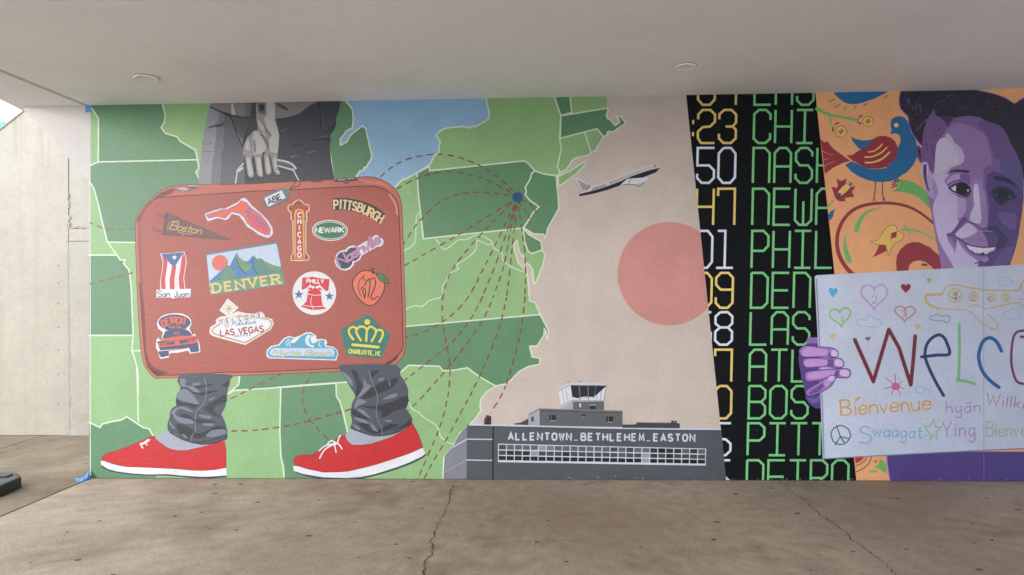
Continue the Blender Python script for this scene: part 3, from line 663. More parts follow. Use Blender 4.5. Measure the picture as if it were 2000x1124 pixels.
for P_ in ([(360, 440), (415, 520), (455, 550), (520, 510), (590, 455), (670, 450), (760, 410), (830, 415), (920, 470), (905, 498), (880, 500), (780, 455)], [(770, 460), (768, 540), (720, 600), (640, 660), (570, 710), (592, 745), (530, 775), (500, 800), (460, 870), (430, 930), (425, 1020), (300, 1060), (230, 1118), (150, 1110), (60, 1150)],
           [(920, 480), (950, 540), (1000, 570), (1030, 600), (1030, 650), (1100, 710), (1180, 750), (1260, 782)], [(208, 205), (190, 185), (178, 210), (165, 280), (160, 460), (120, 520), (50, 560)]): line(BE, 2.5, P_, sm=3)
part('map_border'); F(*M_c); line(BE, 2.5, [(80, 320), (130, 400), (150, 420), (190, 440), (260, 500), (345, 550), (390, 610), (420, 690), (510, 750), (550, 745)], sm=3)
part('bare_edge'); F(); line((228, 230, 224), 1.8, [(175.6, 212), (175.8, 352), (176.4, 930)], rcap=False, k=.8)
# routes
HUB = (1011, 386)
def route(pts, w=2.6, c=DASH, on=12.5, off=8): part('flight_route'); F(); dashed(c, w, pts, on, off)
route([HUB]+cv(*C_c, [(1640, 885), (1500, 750), (1340, 650), (1200, 590), (1050, 553), (900, 550), (700, 590), (550, 670), (455, 755)]))
route([HUB]+cv(*C_c, [(1630, 895), (1400, 775), (1250, 730), (1100, 703), (950, 710), (780, 760), (595, 858)]))
route([HUB]+cv(*C_c, [(1620, 910), (1500, 895), (1350, 880), (1150, 900), (980, 970), (820, 1120)])+cv(*K_, [(150, 330), (45, 490), (0, 560)]))
route([HUB]+cv(*K_, [(1130, 65), (850, 240), (580, 410), (300, 570), (45, 715), (0, 735)]))
route([HUB]+cv(*K_, [(1130, 80), (930, 280), (770, 450), (560, 700), (470, 880), (430, 1050)])+cv(*L_c, [(430, 0), (430, 250), (470, 480), (505, 660), (505, 760), (490, 950), (455, 1124)])+cv(*M_c, [(440, 470), (380, 650), (300, 830), (180, 1110), (160, 1160)]))
route([HUB]+cv(*K_, [(1150, 100), (1050, 310), (950, 520), (800, 820)])+cv(*L_c, [(690, 0), (560, 150), (430, 250), (300, 325), (180, 375), (40, 400)]))
route([HUB]+cv(*K_, [(1155, 110), (1080, 350), (960, 700), (840, 990)])+cv(*L_c, [(830, 0), (700, 240), (520, 460), (350, 600), (200, 720), (50, 835), (0, 860)]))
route([HUB]+cv(*K_, [(1162, 110), (1110, 350), (1040, 720), (940, 1010)])+cv(*L_c, [(935, 0), (850, 200), (700, 430), (510, 680), (380, 830), (240, 990), (100, 1124), (60, 1160)]))
route([HUB]+cv(*K_, [(1170, 110), (1140, 400), (1100, 780), (1065, 1050)])+cv(*L_c, [(1065, 20), (1020, 230), (950, 440), (850, 680), (740, 920), (630, 1124)])+cv(*M_c, [(480, 690), (360, 890), (240, 1110), (220, 1160)]))
r10 = [HUB]+cv(*K_, [(1185, 90), (1220, 350), (1250, 560), (1260, 820), (1253, 1000)])+cv(*L_c, [(1255, 0), (1220, 280), (1150, 600), (1070, 870)])
route(r10); route(cv(*L_c, [(1060, 890), (1000, 1020), (930, 1124)])+cv(*M_c, [(905, 445)]), c=(168, 48, 58))
route([HUB]+cv(*K_, [(1200, 90), (1290, 210), (1305, 300), (1298, 345)]), 1.8, (110, 66, 50), 8, 6)
route([HUB]+cv(*K_, [(1230, 60), (1310, 100), (1350, 150), (1385, 215)]), 2, (110, 66, 50), 9, 6)
route([(175, 435), (203, 446.5), (232, 449.5), (268, 446.5)], 2.6, (140, 90, 66)); route([(175, 555), (214, 545), (272, 530)], 2.6, (140, 84, 62))
route([(436, 786), (480, 765), (520, 744), (552, 730)]); route([(437, 842), (483, 841.7), (520, 838.4), (560, 832), (604, 822.8), (695, 797)], 3)
route(cv(*J_c, [(335, 120), (250, 280), (235, 400), (290, 540), (380, 650), (500, 770)]))
part('hub_dot', None, 'dark blue dot where the dashed routes meet'); F()
ticks = []
for i in range(22):
    a = i*2*math.pi/22; ticks.append([(HUB[0]+8*math.cos(a-.08), HUB[1]+8*math.sin(a-.08)), (HUB[0]+11.2*math.cos(a-.06), HUB[1]+11.2*math.sin(a-.06)), (HUB[0]+11.2*math.cos(a+.06), HUB[1]+11.2*math.sin(a+.06)), (HUB[0]+8*math.cos(a+.08), HUB[1]+8*math.sin(a+.08))])
CUR.add(ticks, paint((20, 56, 96), .9)); fill((20, 82, 142), circ(*HUB, 9.3))
# ------------------------------------------------------------------ mural: walking figure and suitcase
JD, JM, JL, JX = (54, 57, 66), (80, 87, 100), (124, 131, 146), (32, 34, 42)
tr = part('trousers', None, 'grey painted trousers above the suitcase'); F(370, 190, 5.621)
fill((60, 63, 72), [(236, -60), (236, 75), (205, 190), (180, 290), (150, 430), (130, 600), (110, 780), (92, 980), (100, 1010), (1600, 1010), (1590, 880), (1570, 780), (1555, 700), (1543, 560), (1550, 410), (1590, 320), (1605, 250), (1640, 150), (1660, 60), (1660, -60)])
part('trouser_shade', tr); F(370, 190, 5.621)
fill((96, 100, 110), [(360, 190), (470, 230), (500, 360), (540, 450), (585, 560), (600, 700), (610, 1010), (340, 1010), (352, 860), (345, 700), (375, 560), (370, 380), (380, 290)])
fill((120, 122, 132), [(310, 150), (385, 190), (370, 300), (385, 370), (370, 480), (385, 540), (350, 640), (355, 700), (348, 800), (340, 1010), (230, 1010), (240, 800), (258, 600), (270, 480), (300, 400), (290, 350)])
fill((150, 151, 160), [(238, 100), (320, 160), (325, 250), (280, 300), (300, 350), (290, 460), (270, 560), (275, 620), (255, 700), (240, 880), (240, 1010), (92, 1010), (110, 780), (130, 600), (150, 430), (180, 290), (205, 190)])
for c, w, p in ((JM, 4, [(220, 335), (270, 320), (330, 310), (370, 280)]), (JX, 3, [(300, 320), (360, 310)]), (JL, 2, [(145, 510), (190, 520), (240, 500)]), ((110, 112, 124), 1.6, [(150, 595), (200, 600), (260, 598)]), ((110, 112, 124), 1.4, [(165, 720), (200, 710)])): line(c, w, p, sm=3)
fill((78, 80, 88), [(455, 215), (665, 235), (600, 450), (578, 530), (520, 420), (470, 300)])
fill((128, 130, 138), [(505, 350), (560, 440), (590, 470), (575, 535), (530, 430)])
line(JX, 2.6, [(430, 190), (470, 260), (520, 400), (578, 535), (625, 400), (670, 240)])
for p, w in (([(1420, 70), (1440, 200), (1455, 330), (1480, 375), (1545, 395), (1590, 340), (1605, 260)], 2.4), ([(1120, 530), (1180, 535), (1240, 512)], 3.4), ([(1330, 475), (1420, 462), (1490, 440)], 2.6), ([(1490, 465), (1545, 460)], 3.2), ([(1530, 360), (1560, 325), (1590, 330)], 3), ([(1140, 735), (1215, 735)], 3), ([(980, 380), (1010, 400)], 3)): line(JX, w, p, sm=3)
for p in ([(1010, 385), (1060, 350)], [(1110, 655), (1185, 640)], [(1300, 610), (1390, 590)], [(1440, 440), (1500, 430)], [(1110, 650), (1140, 662)]): line((120, 124, 134), 1.2, p)
dashed((130, 134, 146), 1.1, W([(1450, 190), (1465, 300), (1478, 365)]), 1.6, 1.6, 0)
fill((60, 62, 72), [(985, 430), (1040, 480), (1060, 600), (1110, 690), (1160, 740), (1160, 800), (980, 760), (970, 560)])
jk = part('jacket_hem', None, 'grey jacket hem at the top of the walking figure'); F(370, 190, 5.621)
fill((134, 131, 130), [(236, -60), (236, 105), (330, 150), (430, 195), (480, 208), (660, 222), (680, 60), (680, -60)])
fill((198, 196, 190), [(455, -60), (460, 190), (505, 200), (480, 60), (500, -60)]); fill((108, 107, 112), [(610, -60), (615, 100), (600, 210), (665, 222), (700, -60)])
fill((136, 133, 132), [(935, -60), (935, 240), (1060, 228), (1190, 190), (1260, 140), (1330, 85), (1400, 60), (1400, -60)])
fill((76, 74, 80), [(945, 70), (1010, 80), (1090, 135), (1050, 140), (980, 105)], 3)
line(JX, 2.6, [(236, 112), (330, 155), (440, 190), (500, 208), (600, 222), (670, 225)], sm=3); line(JX, 2, [(940, 243), (1060, 232), (1180, 198)], sm=3)
fill((66, 67, 76), [(700, -60), (725, -60), (722, 220), (745, 365), (700, 340), (665, 400), (630, 430), (660, 230)])
# handle of the suitcase (behind the fingers)
SUIT, SR, SD, SDD = (176, 88, 76), (200, 110, 92), (122, 56, 48), (88, 36, 32)
hnd = part('case_handle', None, 'grey metal handle of the painted suitcase'); F(370, 190, 5.621)
line((90, 94, 104), 7.5, [(960, 715), (1060, 735), (1150, 785)], sm=3); line((206, 208, 216), 3.6, [(960, 690), (1060, 708), (1130, 740), (1168, 785)], sm=3); line((206, 208, 216), 3, [(960, 752), (1050, 775), (1130, 800)], sm=3)
line((206, 208, 216), 2.6, [(1135, 790), (1170, 860), (1212, 940)]); line((206, 208, 216), 4, [(545, 810), (580, 780)]); line((206, 208, 216), 2.6, [(590, 730), (528, 800), (512, 900), (500, 985)])
hd = part('grey_hand', None, 'grey hand gripping the suitcase handle'); F(370, 190, 5.621)
HL, HM, HD_, HX = (196, 193, 190), (152, 150, 151), (104, 104, 110), (50, 51, 60)
fill(HX, [(585, 600), (620, 520), (600, 700), (620, 900), (650, 925), (830, 900), (900, 860), (1000, 870), (1010, 830), (965, 760), (960, 600)])
fill(HM, [(728, -60), (735, 240), (750, 360), (705, 370), (640, 440), (598, 520), (583, 610), (600, 700), (680, 690), (700, 640), (722, 700), (790, 700), (815, 615), (870, 640), (890, 690), (960, 700), (975, 560), (987, 420), (965, 330), (940, 250), (935, -60)])
fill(HL, [(835, -60), (850, 200), (815, 240), (830, 320), (880, 380), (900, 420), (860, 500), (890, 600), (965, 620), (975, 560), (985, 420), (965, 330), (940, 250), (935, -60)])
fill(HL, [(705, 380), (770, 390), (830, 400), (850, 470), (840, 560), (800, 610), (740, 640), (705, 620), (695, 500)], 3)
fill(HL, [(745, 240), (790, 290), (822, 350), (820, 380), (780, 350), (755, 300)], 3); fill(HL, [(785, 425), (830, 460), (835, 505), (805, 490)], 3); fill(HL, [(640, 445), (665, 560), (655, 590), (610, 560)], 2)
fill(HD_, [(745, 60), (838, 65), (832, 190), (790, 185), (755, 170)]); fill(HX, [(765, 80), (820, 80), (815, 150), (770, 150)])
part('finger', hd); F(370, 190, 5.621); fill(HM, [(605, 650), (640, 635), (672, 650), (700, 800), (708, 860), (680, 888), (640, 880), (622, 820)], 3); fill(HL, [(630, 680), (660, 670), (690, 800), (690, 850), (660, 865), (645, 800)], 3)
part('finger', hd); F(370, 190, 5.621); fill(HM, [(715, 640), (765, 630), (800, 700), (808, 860), (785, 875), (740, 850), (730, 760)], 3); fill(HL, [(735, 680), (775, 670), (790, 760), (795, 850), (765, 850)], 3)
part('finger', hd); F(370, 190, 5.621); fill(HM, [(818, 630), (865, 635), (890, 720), (898, 830), (860, 852), (835, 830), (825, 730)], 3); fill(HL, [(838, 660), (862, 660), (880, 760), (885, 825), (855, 830)], 3)
part('finger', hd); F(370, 190, 5.621); fill(HM, [(900, 640), (955, 660), (965, 770), (998, 830), (985, 852), (950, 845), (925, 800), (905, 740)], 3); fill(HL, [(925, 660), (955, 680), (960, 780), (990, 835), (960, 830), (935, 790)], 2)
part('hand_lines', hd, None, 'stuff'); F(370, 190, 5.621)
fill((120, 119, 122), [(765, 400), (800, 400), (860, 470), (880, 560), (850, 560), (820, 480)], 2); fill((128, 127, 130), [(700, 470), (720, 480), (735, 590), (710, 610)], 2); fill((120, 119, 122), [(820, 250), (840, 330), (905, 420), (880, 420), (830, 370)], 2)
for p in ([(600, 640), (615, 760), (640, 880), (690, 888)], [(805, 700), (812, 860)], [(705, 650), (718, 760), (735, 850)], [(812, 610), (800, 680), (812, 800), (835, 850)], [(815, 608), (830, 615)], [(880, 630), (895, 720), (915, 800)], [(940, 795), (965, 790)]): line((40, 41, 50), 3.0, p, sm=2, taper=lambda t: .5+.7*math.sin(t*3.1))

cs = part('suitcase', None, 'large red brown painted suitcase covered in travel stickers'); F()
O_ = [(264.7, 436), (267, 425), (271.5, 416), (299, 385), (316, 372), (332, 365.5), (350, 362.5), (387, 360.5), (500, 359.3), (560, 356), (652.7, 351.7), (695.7, 347), (715, 345.3), (730, 346.3), (744.7, 350.8), (760, 359.5), (772, 369.4), (780, 383), (784.5, 398.7), (787.5, 480), (790, 560), (791.8, 608.7), (792, 677), (788.5, 694.8), (780, 705), (770, 714.4), (758.4, 722), (735, 723.3), (695.7, 724.3), (500, 732.5), (445.7, 735), (302.8, 739.5), (292, 729), (281.3, 714), (276, 690), (271.5, 640), (267.6, 560), (264.7, 480)]
fill(SR, O_); line(SD, 1.3, O_, closed=True)
seam = cv(250, 340, 5.109, [(118, 560), (115, 470), (125, 420), (150, 370), (190, 315), (230, 275), (280, 250), (330, 235), (500, 222), (800, 205), (1340, 168)])+cv(500, 340, 5.109, [(400, 157), (800, 136), (1000, 126), (1130, 122), (1200, 127), (1260, 145), (1310, 170), (1360, 210), (1400, 265), (1422, 330), (1435, 600), (1445, 900), (1452, 1100)])
seam += cv(500, 550, 5.109, [(1460, 300), (1468, 640), (1455, 690), (1420, 735), (1360, 780), (1280, 835), (1220, 852), (1000, 860), (0, 905)])+cv(250, 550, 5.109, [(1000, 905), (640, 925), (290, 942), (240, 900), (195, 850), (172, 760), (155, 600), (130, 200), (122, 60)])
F(); fill(SUIT, seam); line(SDD, 1.9, seam, closed=True)
part('case_edge_shade', cs); F(250, 340, 5.109); fill(SD, [(80, 500), (100, 430), (150, 360), (250, 250), (330, 185), (420, 150), (480, 150), (430, 200), (330, 232), (260, 262), (190, 330), (145, 400), (128, 470), (100, 480)])
fill((150, 80, 72), [(95, 480), (125, 460), (130, 700), (150, 1124), (120, 1124), (100, 700)])
F(250, 550, 5.109); fill(SD, [(108, 20), (135, 10), (165, 300), (182, 700), (210, 800), (260, 860), (340, 890), (410, 918), (300, 938), (240, 905), (190, 850), (165, 750), (145, 560)]); fill(SDD, [(200, 850), (260, 885), (350, 925), (290, 940), (235, 905)])
F(500, 340, 5.109); fill((214, 140, 116), [(1310, 190), (1340, 195), (1395, 270), (1415, 330), (1420, 420), (1395, 400), (1390, 330), (1360, 270)]); line((172, 86, 74), 1.4, [(520, 180), (900, 165), (1150, 150), (1290, 200)], sm=3)
F(500, 550, 5.109); fill(SDD, [(1440, 710), (1380, 775), (1290, 835), (1200, 855), (1330, 830), (1400, 780)]); F(500, 340, 5.109)
fill((206, 112, 94), [(0, 100), (400, 80), (760, 62), (740, 130), (400, 150), (0, 168)]); fill(SD, [(-370, 100), (100, 90), (90, 100), (-200, 108), (-370, 112)]); fill(SD, [(540, 75), (580, 65), (680, 70), (650, 82), (560, 84)]); fill((214, 134, 116), [(1000, 50), (1250, 80), (1350, 150), (1250, 110), (1100, 95)])
# brush marks on the leather
part('brush_marks', cs, None, 'stuff'); F()
for _ in range(46):
    x = rnd.uniform(300, 760); y = rnd.uniform(390, 700); l_ = rnd.uniform(2, 7); a = rnd.uniform(-.6, .2)
    line((196, 116, 104), rnd.uniform(.7, 1.4), [(x, y), (x+l_*math.cos(a), y+l_*math.sin(a))])
part('case_latch', cs); F(250, 340, 5.109); fill(SD, [(480, 160), (640, 160), (700, 150), (600, 175), (500, 172)]); fill((150, 152, 158), [(500, 145), (560, 135), (610, 155), (590, 170), (520, 168)], 3); fill((96, 100, 110), [(590, 125), (660, 118), (705, 130), (690, 148), (620, 152)], 2); line((214, 216, 220), 1.3, [(600, 122), (670, 118), (690, 130)]); line((224, 226, 230), 1.5, [(510, 150), (560, 148), (590, 158)])
part('case_latch', cs); F(500, 340, 5.109); fill((62, 66, 76), [(765, 72), (820, 55), (900, 58), (900, 42), (980, 38), (1020, 55), (1010, 68), (900, 78), (800, 82)]); line((176, 178, 184), 1.8, [(820, 62), (890, 58)]); line((176, 178, 184), 1.8, [(915, 50), (980, 46)]); fill(SD, [(860, 84), (940, 82), (920, 100), (880, 98)])

# luggage tag
tg = part('luggage_tag', None, 'grey luggage tag lettered ABE hanging from the suitcase handle'); F(500, 340, 5.109)
line((50, 48, 56), 1.7, [(325, 168), (375, 110), (400, 66), (440, 84), (430, 115), (390, 130), (345, 150)], sm=4)
F(250, 340, 5.109); fill((104, 122, 136), [(1338, 240), (1350, 222), (1535, 138), (1622, 165), (1612, 215), (1590, 262), (1400, 348), (1378, 335)]); line((60, 70, 84), 1, [(1338, 240), (1378, 335), (1400, 348), (1590, 262), (1622, 165)])
fill((226, 232, 240), [(1360, 246), (1372, 236), (1535, 162), (1572, 238), (1410, 325), (1392, 318)])
F(); text('ABE', 525.5, 399.8, 10.5, (34, 38, 48), 2.5, R(-23), 1.0, total=27, each=('letter', tg))

def stk(name='sticker', lab=None): return part(name, cs, lab)
E0, F0, G0, H0 = (250, 340, 5.109), (500, 340, 5.109), (250, 550, 5.109), (500, 550, 5.109)
stk('pennant', 'faded purple Boston pennant sticker'); F(*E0); PN = (116, 78, 84)
for p in ([(290, 382), (330, 405), (368, 432)], [(278, 412), (320, 420), (365, 438)], [(243, 540), (290, 555), (335, 575)], [(245, 572), (290, 572), (332, 580)]): line(PN, 1.8, p)
fill(PN, [(378, 385), (700, 522), (870, 590), (1032, 661), (800, 645), (345, 606)]); line((88, 58, 66), 1.1, [(378, 385), (700, 522), (1032, 661), (345, 606)], closed=True); line((88, 58, 66), 2.4, [(388, 400), (362, 600)])
F(); text('Boston', 331, 447.5, 15, (206, 172, 84), 1.9, R(10), 1.1, gap=.06, total=61, shear=.35); line((196, 164, 84), 1.1, [(347, 454.5), (356, 455), (374, 459)]); line((196, 164, 84), 1.2, [(328, 449), (329, 438), (336, 433), (350, 432)], sm=4); text('ssn', 354, 459.5, 3, (196, 164, 84), .7, R(5))
stk(lab='orange and purple Florida outline sticker with a white border'); F(*E0)
fill((232, 228, 234), [(763, 402), (850, 368), (930, 345), (960, 350), (1100, 280), (1132, 245), (1160, 238), (1190, 258), (1240, 320), (1330, 395), (1400, 470), (1440, 535), (1447, 595), (1420, 630), (1385, 640), (1300, 605), (1250, 565), (1190, 530), (1150, 470), (1110, 420), (1035, 398), (1010, 440), (980, 462), (900, 442), (795, 475)])
FLp = [(780, 412), (850, 388), (930, 362), (1000, 355), (1100, 302), (1130, 270), (1180, 290), (1225, 340), (1320, 410), (1380, 480), (1420, 550), (1412, 605), (1370, 605), (1300, 572), (1240, 530), (1190, 490), (1160, 430), (1115, 395), (1030, 376), (1005, 405), (970, 440), (890, 422), (810, 440)]
fill((240, 104, 66), FLp); line((136, 112, 176), 1.8, FLp, closed=True)
F(); text('FLORIDA', 476, 416, 13, (150, 110, 168), 2.2, R(45), .7, gap=.12, total=56)
for i, s in enumerate('FLORIDA'):
    pass
F(*E0); fill((236, 84, 84), [(1190, 400), (1290, 430), (1380, 520), (1395, 590), (1300, 550), (1230, 500)], 3)
F(); text('FLORIDA', 479, 417, 12, (140, 108, 176), 1.5, R(42), .7, gap=.12, total=50)
stk('sticker', 'tall orange theatre sign sticker lettered CHICAGO'); F(*F0)
fill((240, 214, 178), [(316, 312), (365, 298), (385, 272), (425, 253), (462, 270), (480, 298), (533, 310), (535, 362), (508, 392), (512, 462), (502, 482), (503, 792), (533, 822), (533, 863), (440, 872), (347, 868), (347, 822), (368, 790), (362, 470), (345, 450), (345, 395), (316, 360)])
fill((150, 66, 44), [(326, 318), (372, 305), (395, 278), (425, 262), (455, 278), (475, 305), (526, 318), (526, 356), (498, 388), (502, 455), (493, 478), (494, 796), (524, 826), (524, 856), (356, 860), (356, 826), (376, 794), (372, 468), (354, 445), (354, 390), (326, 355)])
fill((226, 168, 92), [(380, 850), (378, 400), (395, 350), (430, 335), (465, 350), (484, 400), (488, 850)]); fill((190, 66, 56), [(400, 830), (398, 410), (412, 372), (430, 362), (448, 372), (462, 410), (470, 830)])
for y_, c_ in ((318, (206, 84, 56)), (350, (206, 84, 56))): line(c_, 2.4, [(340, y_+14), (430, y_-4), (512, y_+14)])
for a_, b_ in ((358, 380), (352, 405), (358, 430), (498, 375), (498, 405), (500, 430)): fill((240, 214, 178), circ(a_, b_, 5, n=7))
for x_ in (372, 484):
    for i in range(12): fill((176, 90, 50), circ(x_+(4 if x_ < 400 else 2), 500+i*26, 4.5, n=6))
line((206, 84, 56), 2, [(362, 838), (520, 838)])
F()
for i, ch in enumerate('CHICAGO'): yy = (410, 475, 538, 606, 675, 742, 808)[i]; wd = .8*FNT[ch][0]*9.4; glyph(ch, 584.7-wd/2, 340+yy/5.109+4.7, 9.2, (246, 242, 238), 2.2, 0, .85)
stk('sticker', 'black arched sticker lettered PITTSBURGH'); F(*F0)
fill((44, 36, 34), [(762, 243), (830, 240), (900, 242), (980, 253), (1060, 272), (1130, 298), (1200, 332), (1292, 402), (1235, 497), (1150, 442), (1080, 408), (1000, 380), (930, 366), (850, 360), (762, 362)])
F(); ap = [(798, 306), (845, 303), (888, 306), (935, 313), (985, 322), (1040, 338), (1095, 361), (1146, 387), (1196, 414), (1240, 443)]
arc_text('PITTSBURGH', [(500+x/5.109, 340+y/5.109, R(-1+i*3.5)) for i, (x, y) in enumerate(ap)], 15.5, (236, 206, 156), 3.4, wid=.74, serif=2.6)
stk('sticker', 'green oval sticker lettered NEWARK'); F(*F0)
fill((238, 238, 238), circ(738, 564, 179, 104, 48, R(2))); fill((52, 118, 82), circ(738, 564, 170, 95, 48, R(2))); line((238, 238, 238), 1.1, circ(738, 564, 158, 83, 48, R(2)), closed=True); F()
text('NEWARK', 616.8, 454.6, 9.2, (240, 240, 240), 2.5, R(-.5), 1.0, total=54.5, gap=.2)
stk('sticker', 'Nashville sticker with a dark guitar and pink script'); F(*F0)
WH = (234, 228, 236)
fill(WH, circ(885, 862, 100, 102, 30)); fill(WH, circ(968, 800, 88, 84, 30)); line(WH, 20, [(890, 860), (980, 800), (1100, 730), (1205, 672)], rcap=True); line(WH, 12, [(1150, 690), (1200, 640)]); fill(WH, circ(1225, 680, 48, n=18))
fill((48, 66, 86), circ(882, 862, 82, 86, 30)); fill((48, 66, 86), circ(970, 802, 70, 68, 30)); F(); text('Nashville', 664, 521, 19, (142, 120, 180), 4.6, R(-31), 1.0, gap=.1, total=93, shear=.1, cap=True); F(); text('Nashville', 664, 521, 19, (224, 150, 168), 2.1, R(-31), 1.0, gap=.1, total=93, shear=.1, cap=True)
stk('flag_sticker', 'striped flag sticker with a lone star lettered San Juan'); F(*E0)
fill((236, 232, 234), [(322, 795), (440, 790), (562, 775), (580, 830), (586, 890), (572, 960), (560, 1040), (575, 1160), (322, 1160), (322, 1060), (340, 960), (346, 880)])
RD = (214, 66, 76)
fill(RD, [(335, 800), (352, 798), (395, 870), (385, 960), (372, 1040), (375, 1150), (332, 1150), (328, 1060), (345, 960), (352, 880)]); fill(RD, [(438, 920), (482, 918), (470, 1000), (462, 1060), (465, 1150), (418, 1150), (415, 1060), (430, 980)]); fill(RD, [(535, 840), (556, 782), (574, 830), (578, 890), (565, 960), (552, 1040), (566, 1150), (515, 1150), (505, 1050), (520, 960)])
fill((66, 98, 152), [(332, 798), (440, 793), (558, 782), (470, 922), (446, 922)]); fill((240, 238, 240), star(463, 834, 28))
F(*G0); fill((238, 238, 240), [(284, 84), (560, 76), (628, 72), (623, 157), (475, 160), (455, 176), (430, 160), (284, 162)]); F(); text('San Juan', 308, 580, 11.5, (48, 74, 112), 1.6, 0, 1.0, gap=.2, total=61)
dn = stk('sticker', 'mountain landscape sticker lettered DENVER'); F(*E0)
fill((88, 128, 158), [(772, 798), (1490, 677), (1564, 1105), (836, 1214)]); SK = [(784, 806), (1482, 688), (1550, 1050), (820, 1180)]; fill((198, 216, 236), SK)
fill((226, 110, 98), circ(918, 888, 80, n=36)); line((90, 130, 160), 2.8, [(784, 806), (1482, 688)])
fill((70, 128, 188), [(815, 1070), (860, 1030), (935, 960), (985, 905), (1015, 922), (1060, 830), (1085, 785), (1110, 830), (1150, 865), (1195, 875), (1250, 812), (1290, 850), (1305, 862), (1325, 840), (1365, 870), (1450, 910), (1530, 930), (1545, 1020), (820, 1160)])
fill((104, 150, 108), [(940, 1000), (985, 905), (1010, 925), (1030, 960), (1075, 960), (1060, 1040), (900, 1100), (850, 1100)]); fill((112, 156, 96), [(1085, 785), (1110, 830), (1150, 865), (1195, 905), (1240, 900), (1255, 920), (1200, 960), (1180, 990), (1130, 960), (1080, 900)]); fill((84, 140, 128), [(1250, 812), (1290, 850), (1325, 840), (1365, 870), (1450, 910), (1530, 930), (1545, 1000), (1300, 1040), (1260, 960), (1270, 880)]); fill((112, 156, 96), [(1325, 840), (1365, 870), (1450, 910), (1525, 935), (1500, 980), (1400, 940)])
for p, c_ in (([(1000, 980), (1030, 1030), (1010, 1060)], (84, 134, 176)), ([(1085, 850), (1110, 930), (1180, 1000)], (48, 98, 160)), ([(1250, 850), (1240, 920), (1290, 1000)], (48, 98, 160)), ([(900, 1050), (1010, 1060), (1120, 1040)], (84, 130, 96))): line(c_, 3, p, sm=2)
fill((110, 156, 112), [(815, 1085), (900, 1060), (1050, 1050), (1200, 1020), (1400, 1010), (1546, 985), (1562, 1100), (838, 1206)])
F(); text('DENVER', 416.5, 572, 16.5, (232, 204, 150), 3.9, R(-8.4), 1.0, gap=.42, total=132, serif=3.6)
stk('sticker', 'orange and navy sticker of a front facing car under the word DETROIT'); F(*G0)
NV, OG = (64, 78, 112), (226, 96, 74)
fill((238, 234, 238), [(288, 425), (300, 385), (340, 345), (400, 325), (465, 317), (540, 322), (600, 348), (628, 385), (634, 425), (612, 468), (635, 512), (662, 512), (690, 560), (715, 630), (722, 705), (620, 722), (598, 690), (500, 712), (420, 716), (405, 760), (320, 773), (300, 700), (278, 660), (282, 585), (305, 560), (335, 562), (350, 510), (300, 470)])
fill(NV, circ(464, 410, 160, 80, 36)); fill(NV, [(350, 440), (600, 430), (580, 475), (380, 490)]); fill(NV, [(342, 572), (368, 500), (440, 480), (570, 478), (610, 495), (645, 545)]); fill(NV, [(290, 600), (640, 545), (690, 560), (705, 640), (560, 668), (320, 690)])
fill(OG, [(318, 600), (330, 578), (500, 545), (680, 540), (690, 560), (500, 585)]); fill(OG, [(296, 618), (560, 580), (690, 572), (696, 612), (480, 640), (305, 662)]); fill(NV, [(385, 612), (465, 600), (468, 628), (385, 638)]); fill(NV, [(515, 588), (590, 582), (592, 612), (515, 622)]); fill(OG, [(480, 590), (508, 586), (510, 634), (482, 638)])
for a_, b_ in ((332, 632), (370, 626), (610, 592), (652, 586)): fill((200, 70, 60), circ(a_, b_, 14, n=12)); line(NV, .9, circ(a_, b_, 15, n=12), closed=True)
fill(NV, [(300, 700), (405, 688), (410, 742), (328, 760)]); fill(NV, [(605, 655), (700, 632), (712, 698), (630, 712)]); line(OG, 1.6, [(405, 690), (500, 680), (605, 662)]); line(OG, 1.4, [(455, 515), (510, 508)]); fill(OG, circ(482, 520, 28, 11, 12)); line(NV, 2, [(470, 520), (495, 518)]); fill(NV, circ(322, 570, 16, 9, 10)); fill(NV, circ(648, 520, 16, 9, 10))
F(); arc_text('DETROIT', [(250+x/5.109, 550+y/5.109, R(a)) for x, y, a in ((357, 420, -16), (392, 400, -12), (428, 392, -8), (464, 388, -2), (505, 390, 2), (536, 393, 6), (562, 402, 10))], 12.5, OG, 3.2, wid=.72); text('Motor City', 329, 641.5, 5, OG, 1.1, R(-2), .9, total=24, shear=.3)
vg = stk('sticker', 'diamond shaped Las Vegas welcome sign sticker with a star'); F(*G0)
CR, TN = (238, 232, 224), (158, 140, 112)
fill(CR, [(812, 490), (822, 455), (880, 420), (876, 385), (915, 352), (1000, 345), (1095, 298), (1180, 318), (1260, 322), (1330, 300), (1362, 330), (1365, 358), (1440, 375), (1455, 420), (1425, 480), (1172, 634), (1000, 590), (845, 545), (815, 520)]); fill(CR, [(995, 170), (1104, 262), (1005, 360), (912, 290)])
VD = [(838, 495), (855, 462), (960, 405), (1110, 340), (1300, 365), (1400, 378), (1438, 410), (1415, 468), (1172, 612), (1000, 566), (860, 522)]; line((196, 180, 156), 2.6, VD, closed=True); line(TN, 1, VD, closed=True); fill((240, 240, 244), [(850, 495), (880, 462), (1000, 405), (1120, 365), (1395, 388), (1422, 412), (1400, 462), (1172, 598), (1000, 552), (870, 518)])
for i in range(8):
    a = i*math.pi/4; l_ = (90, 62)[i % 2] if i % 4 else 92
    if i % 4 == 0: l_ = 70
    if i == 2: l_ = 95
    if i == 6: l_ = 78
    line(TN, 1.6, [(1008, 272), (1008+l_*math.cos(a), 272+l_*math.sin(a))], taper=lambda t: 1-.85*t)
fill((206, 176, 120), circ(1008, 272, 15, n=10))
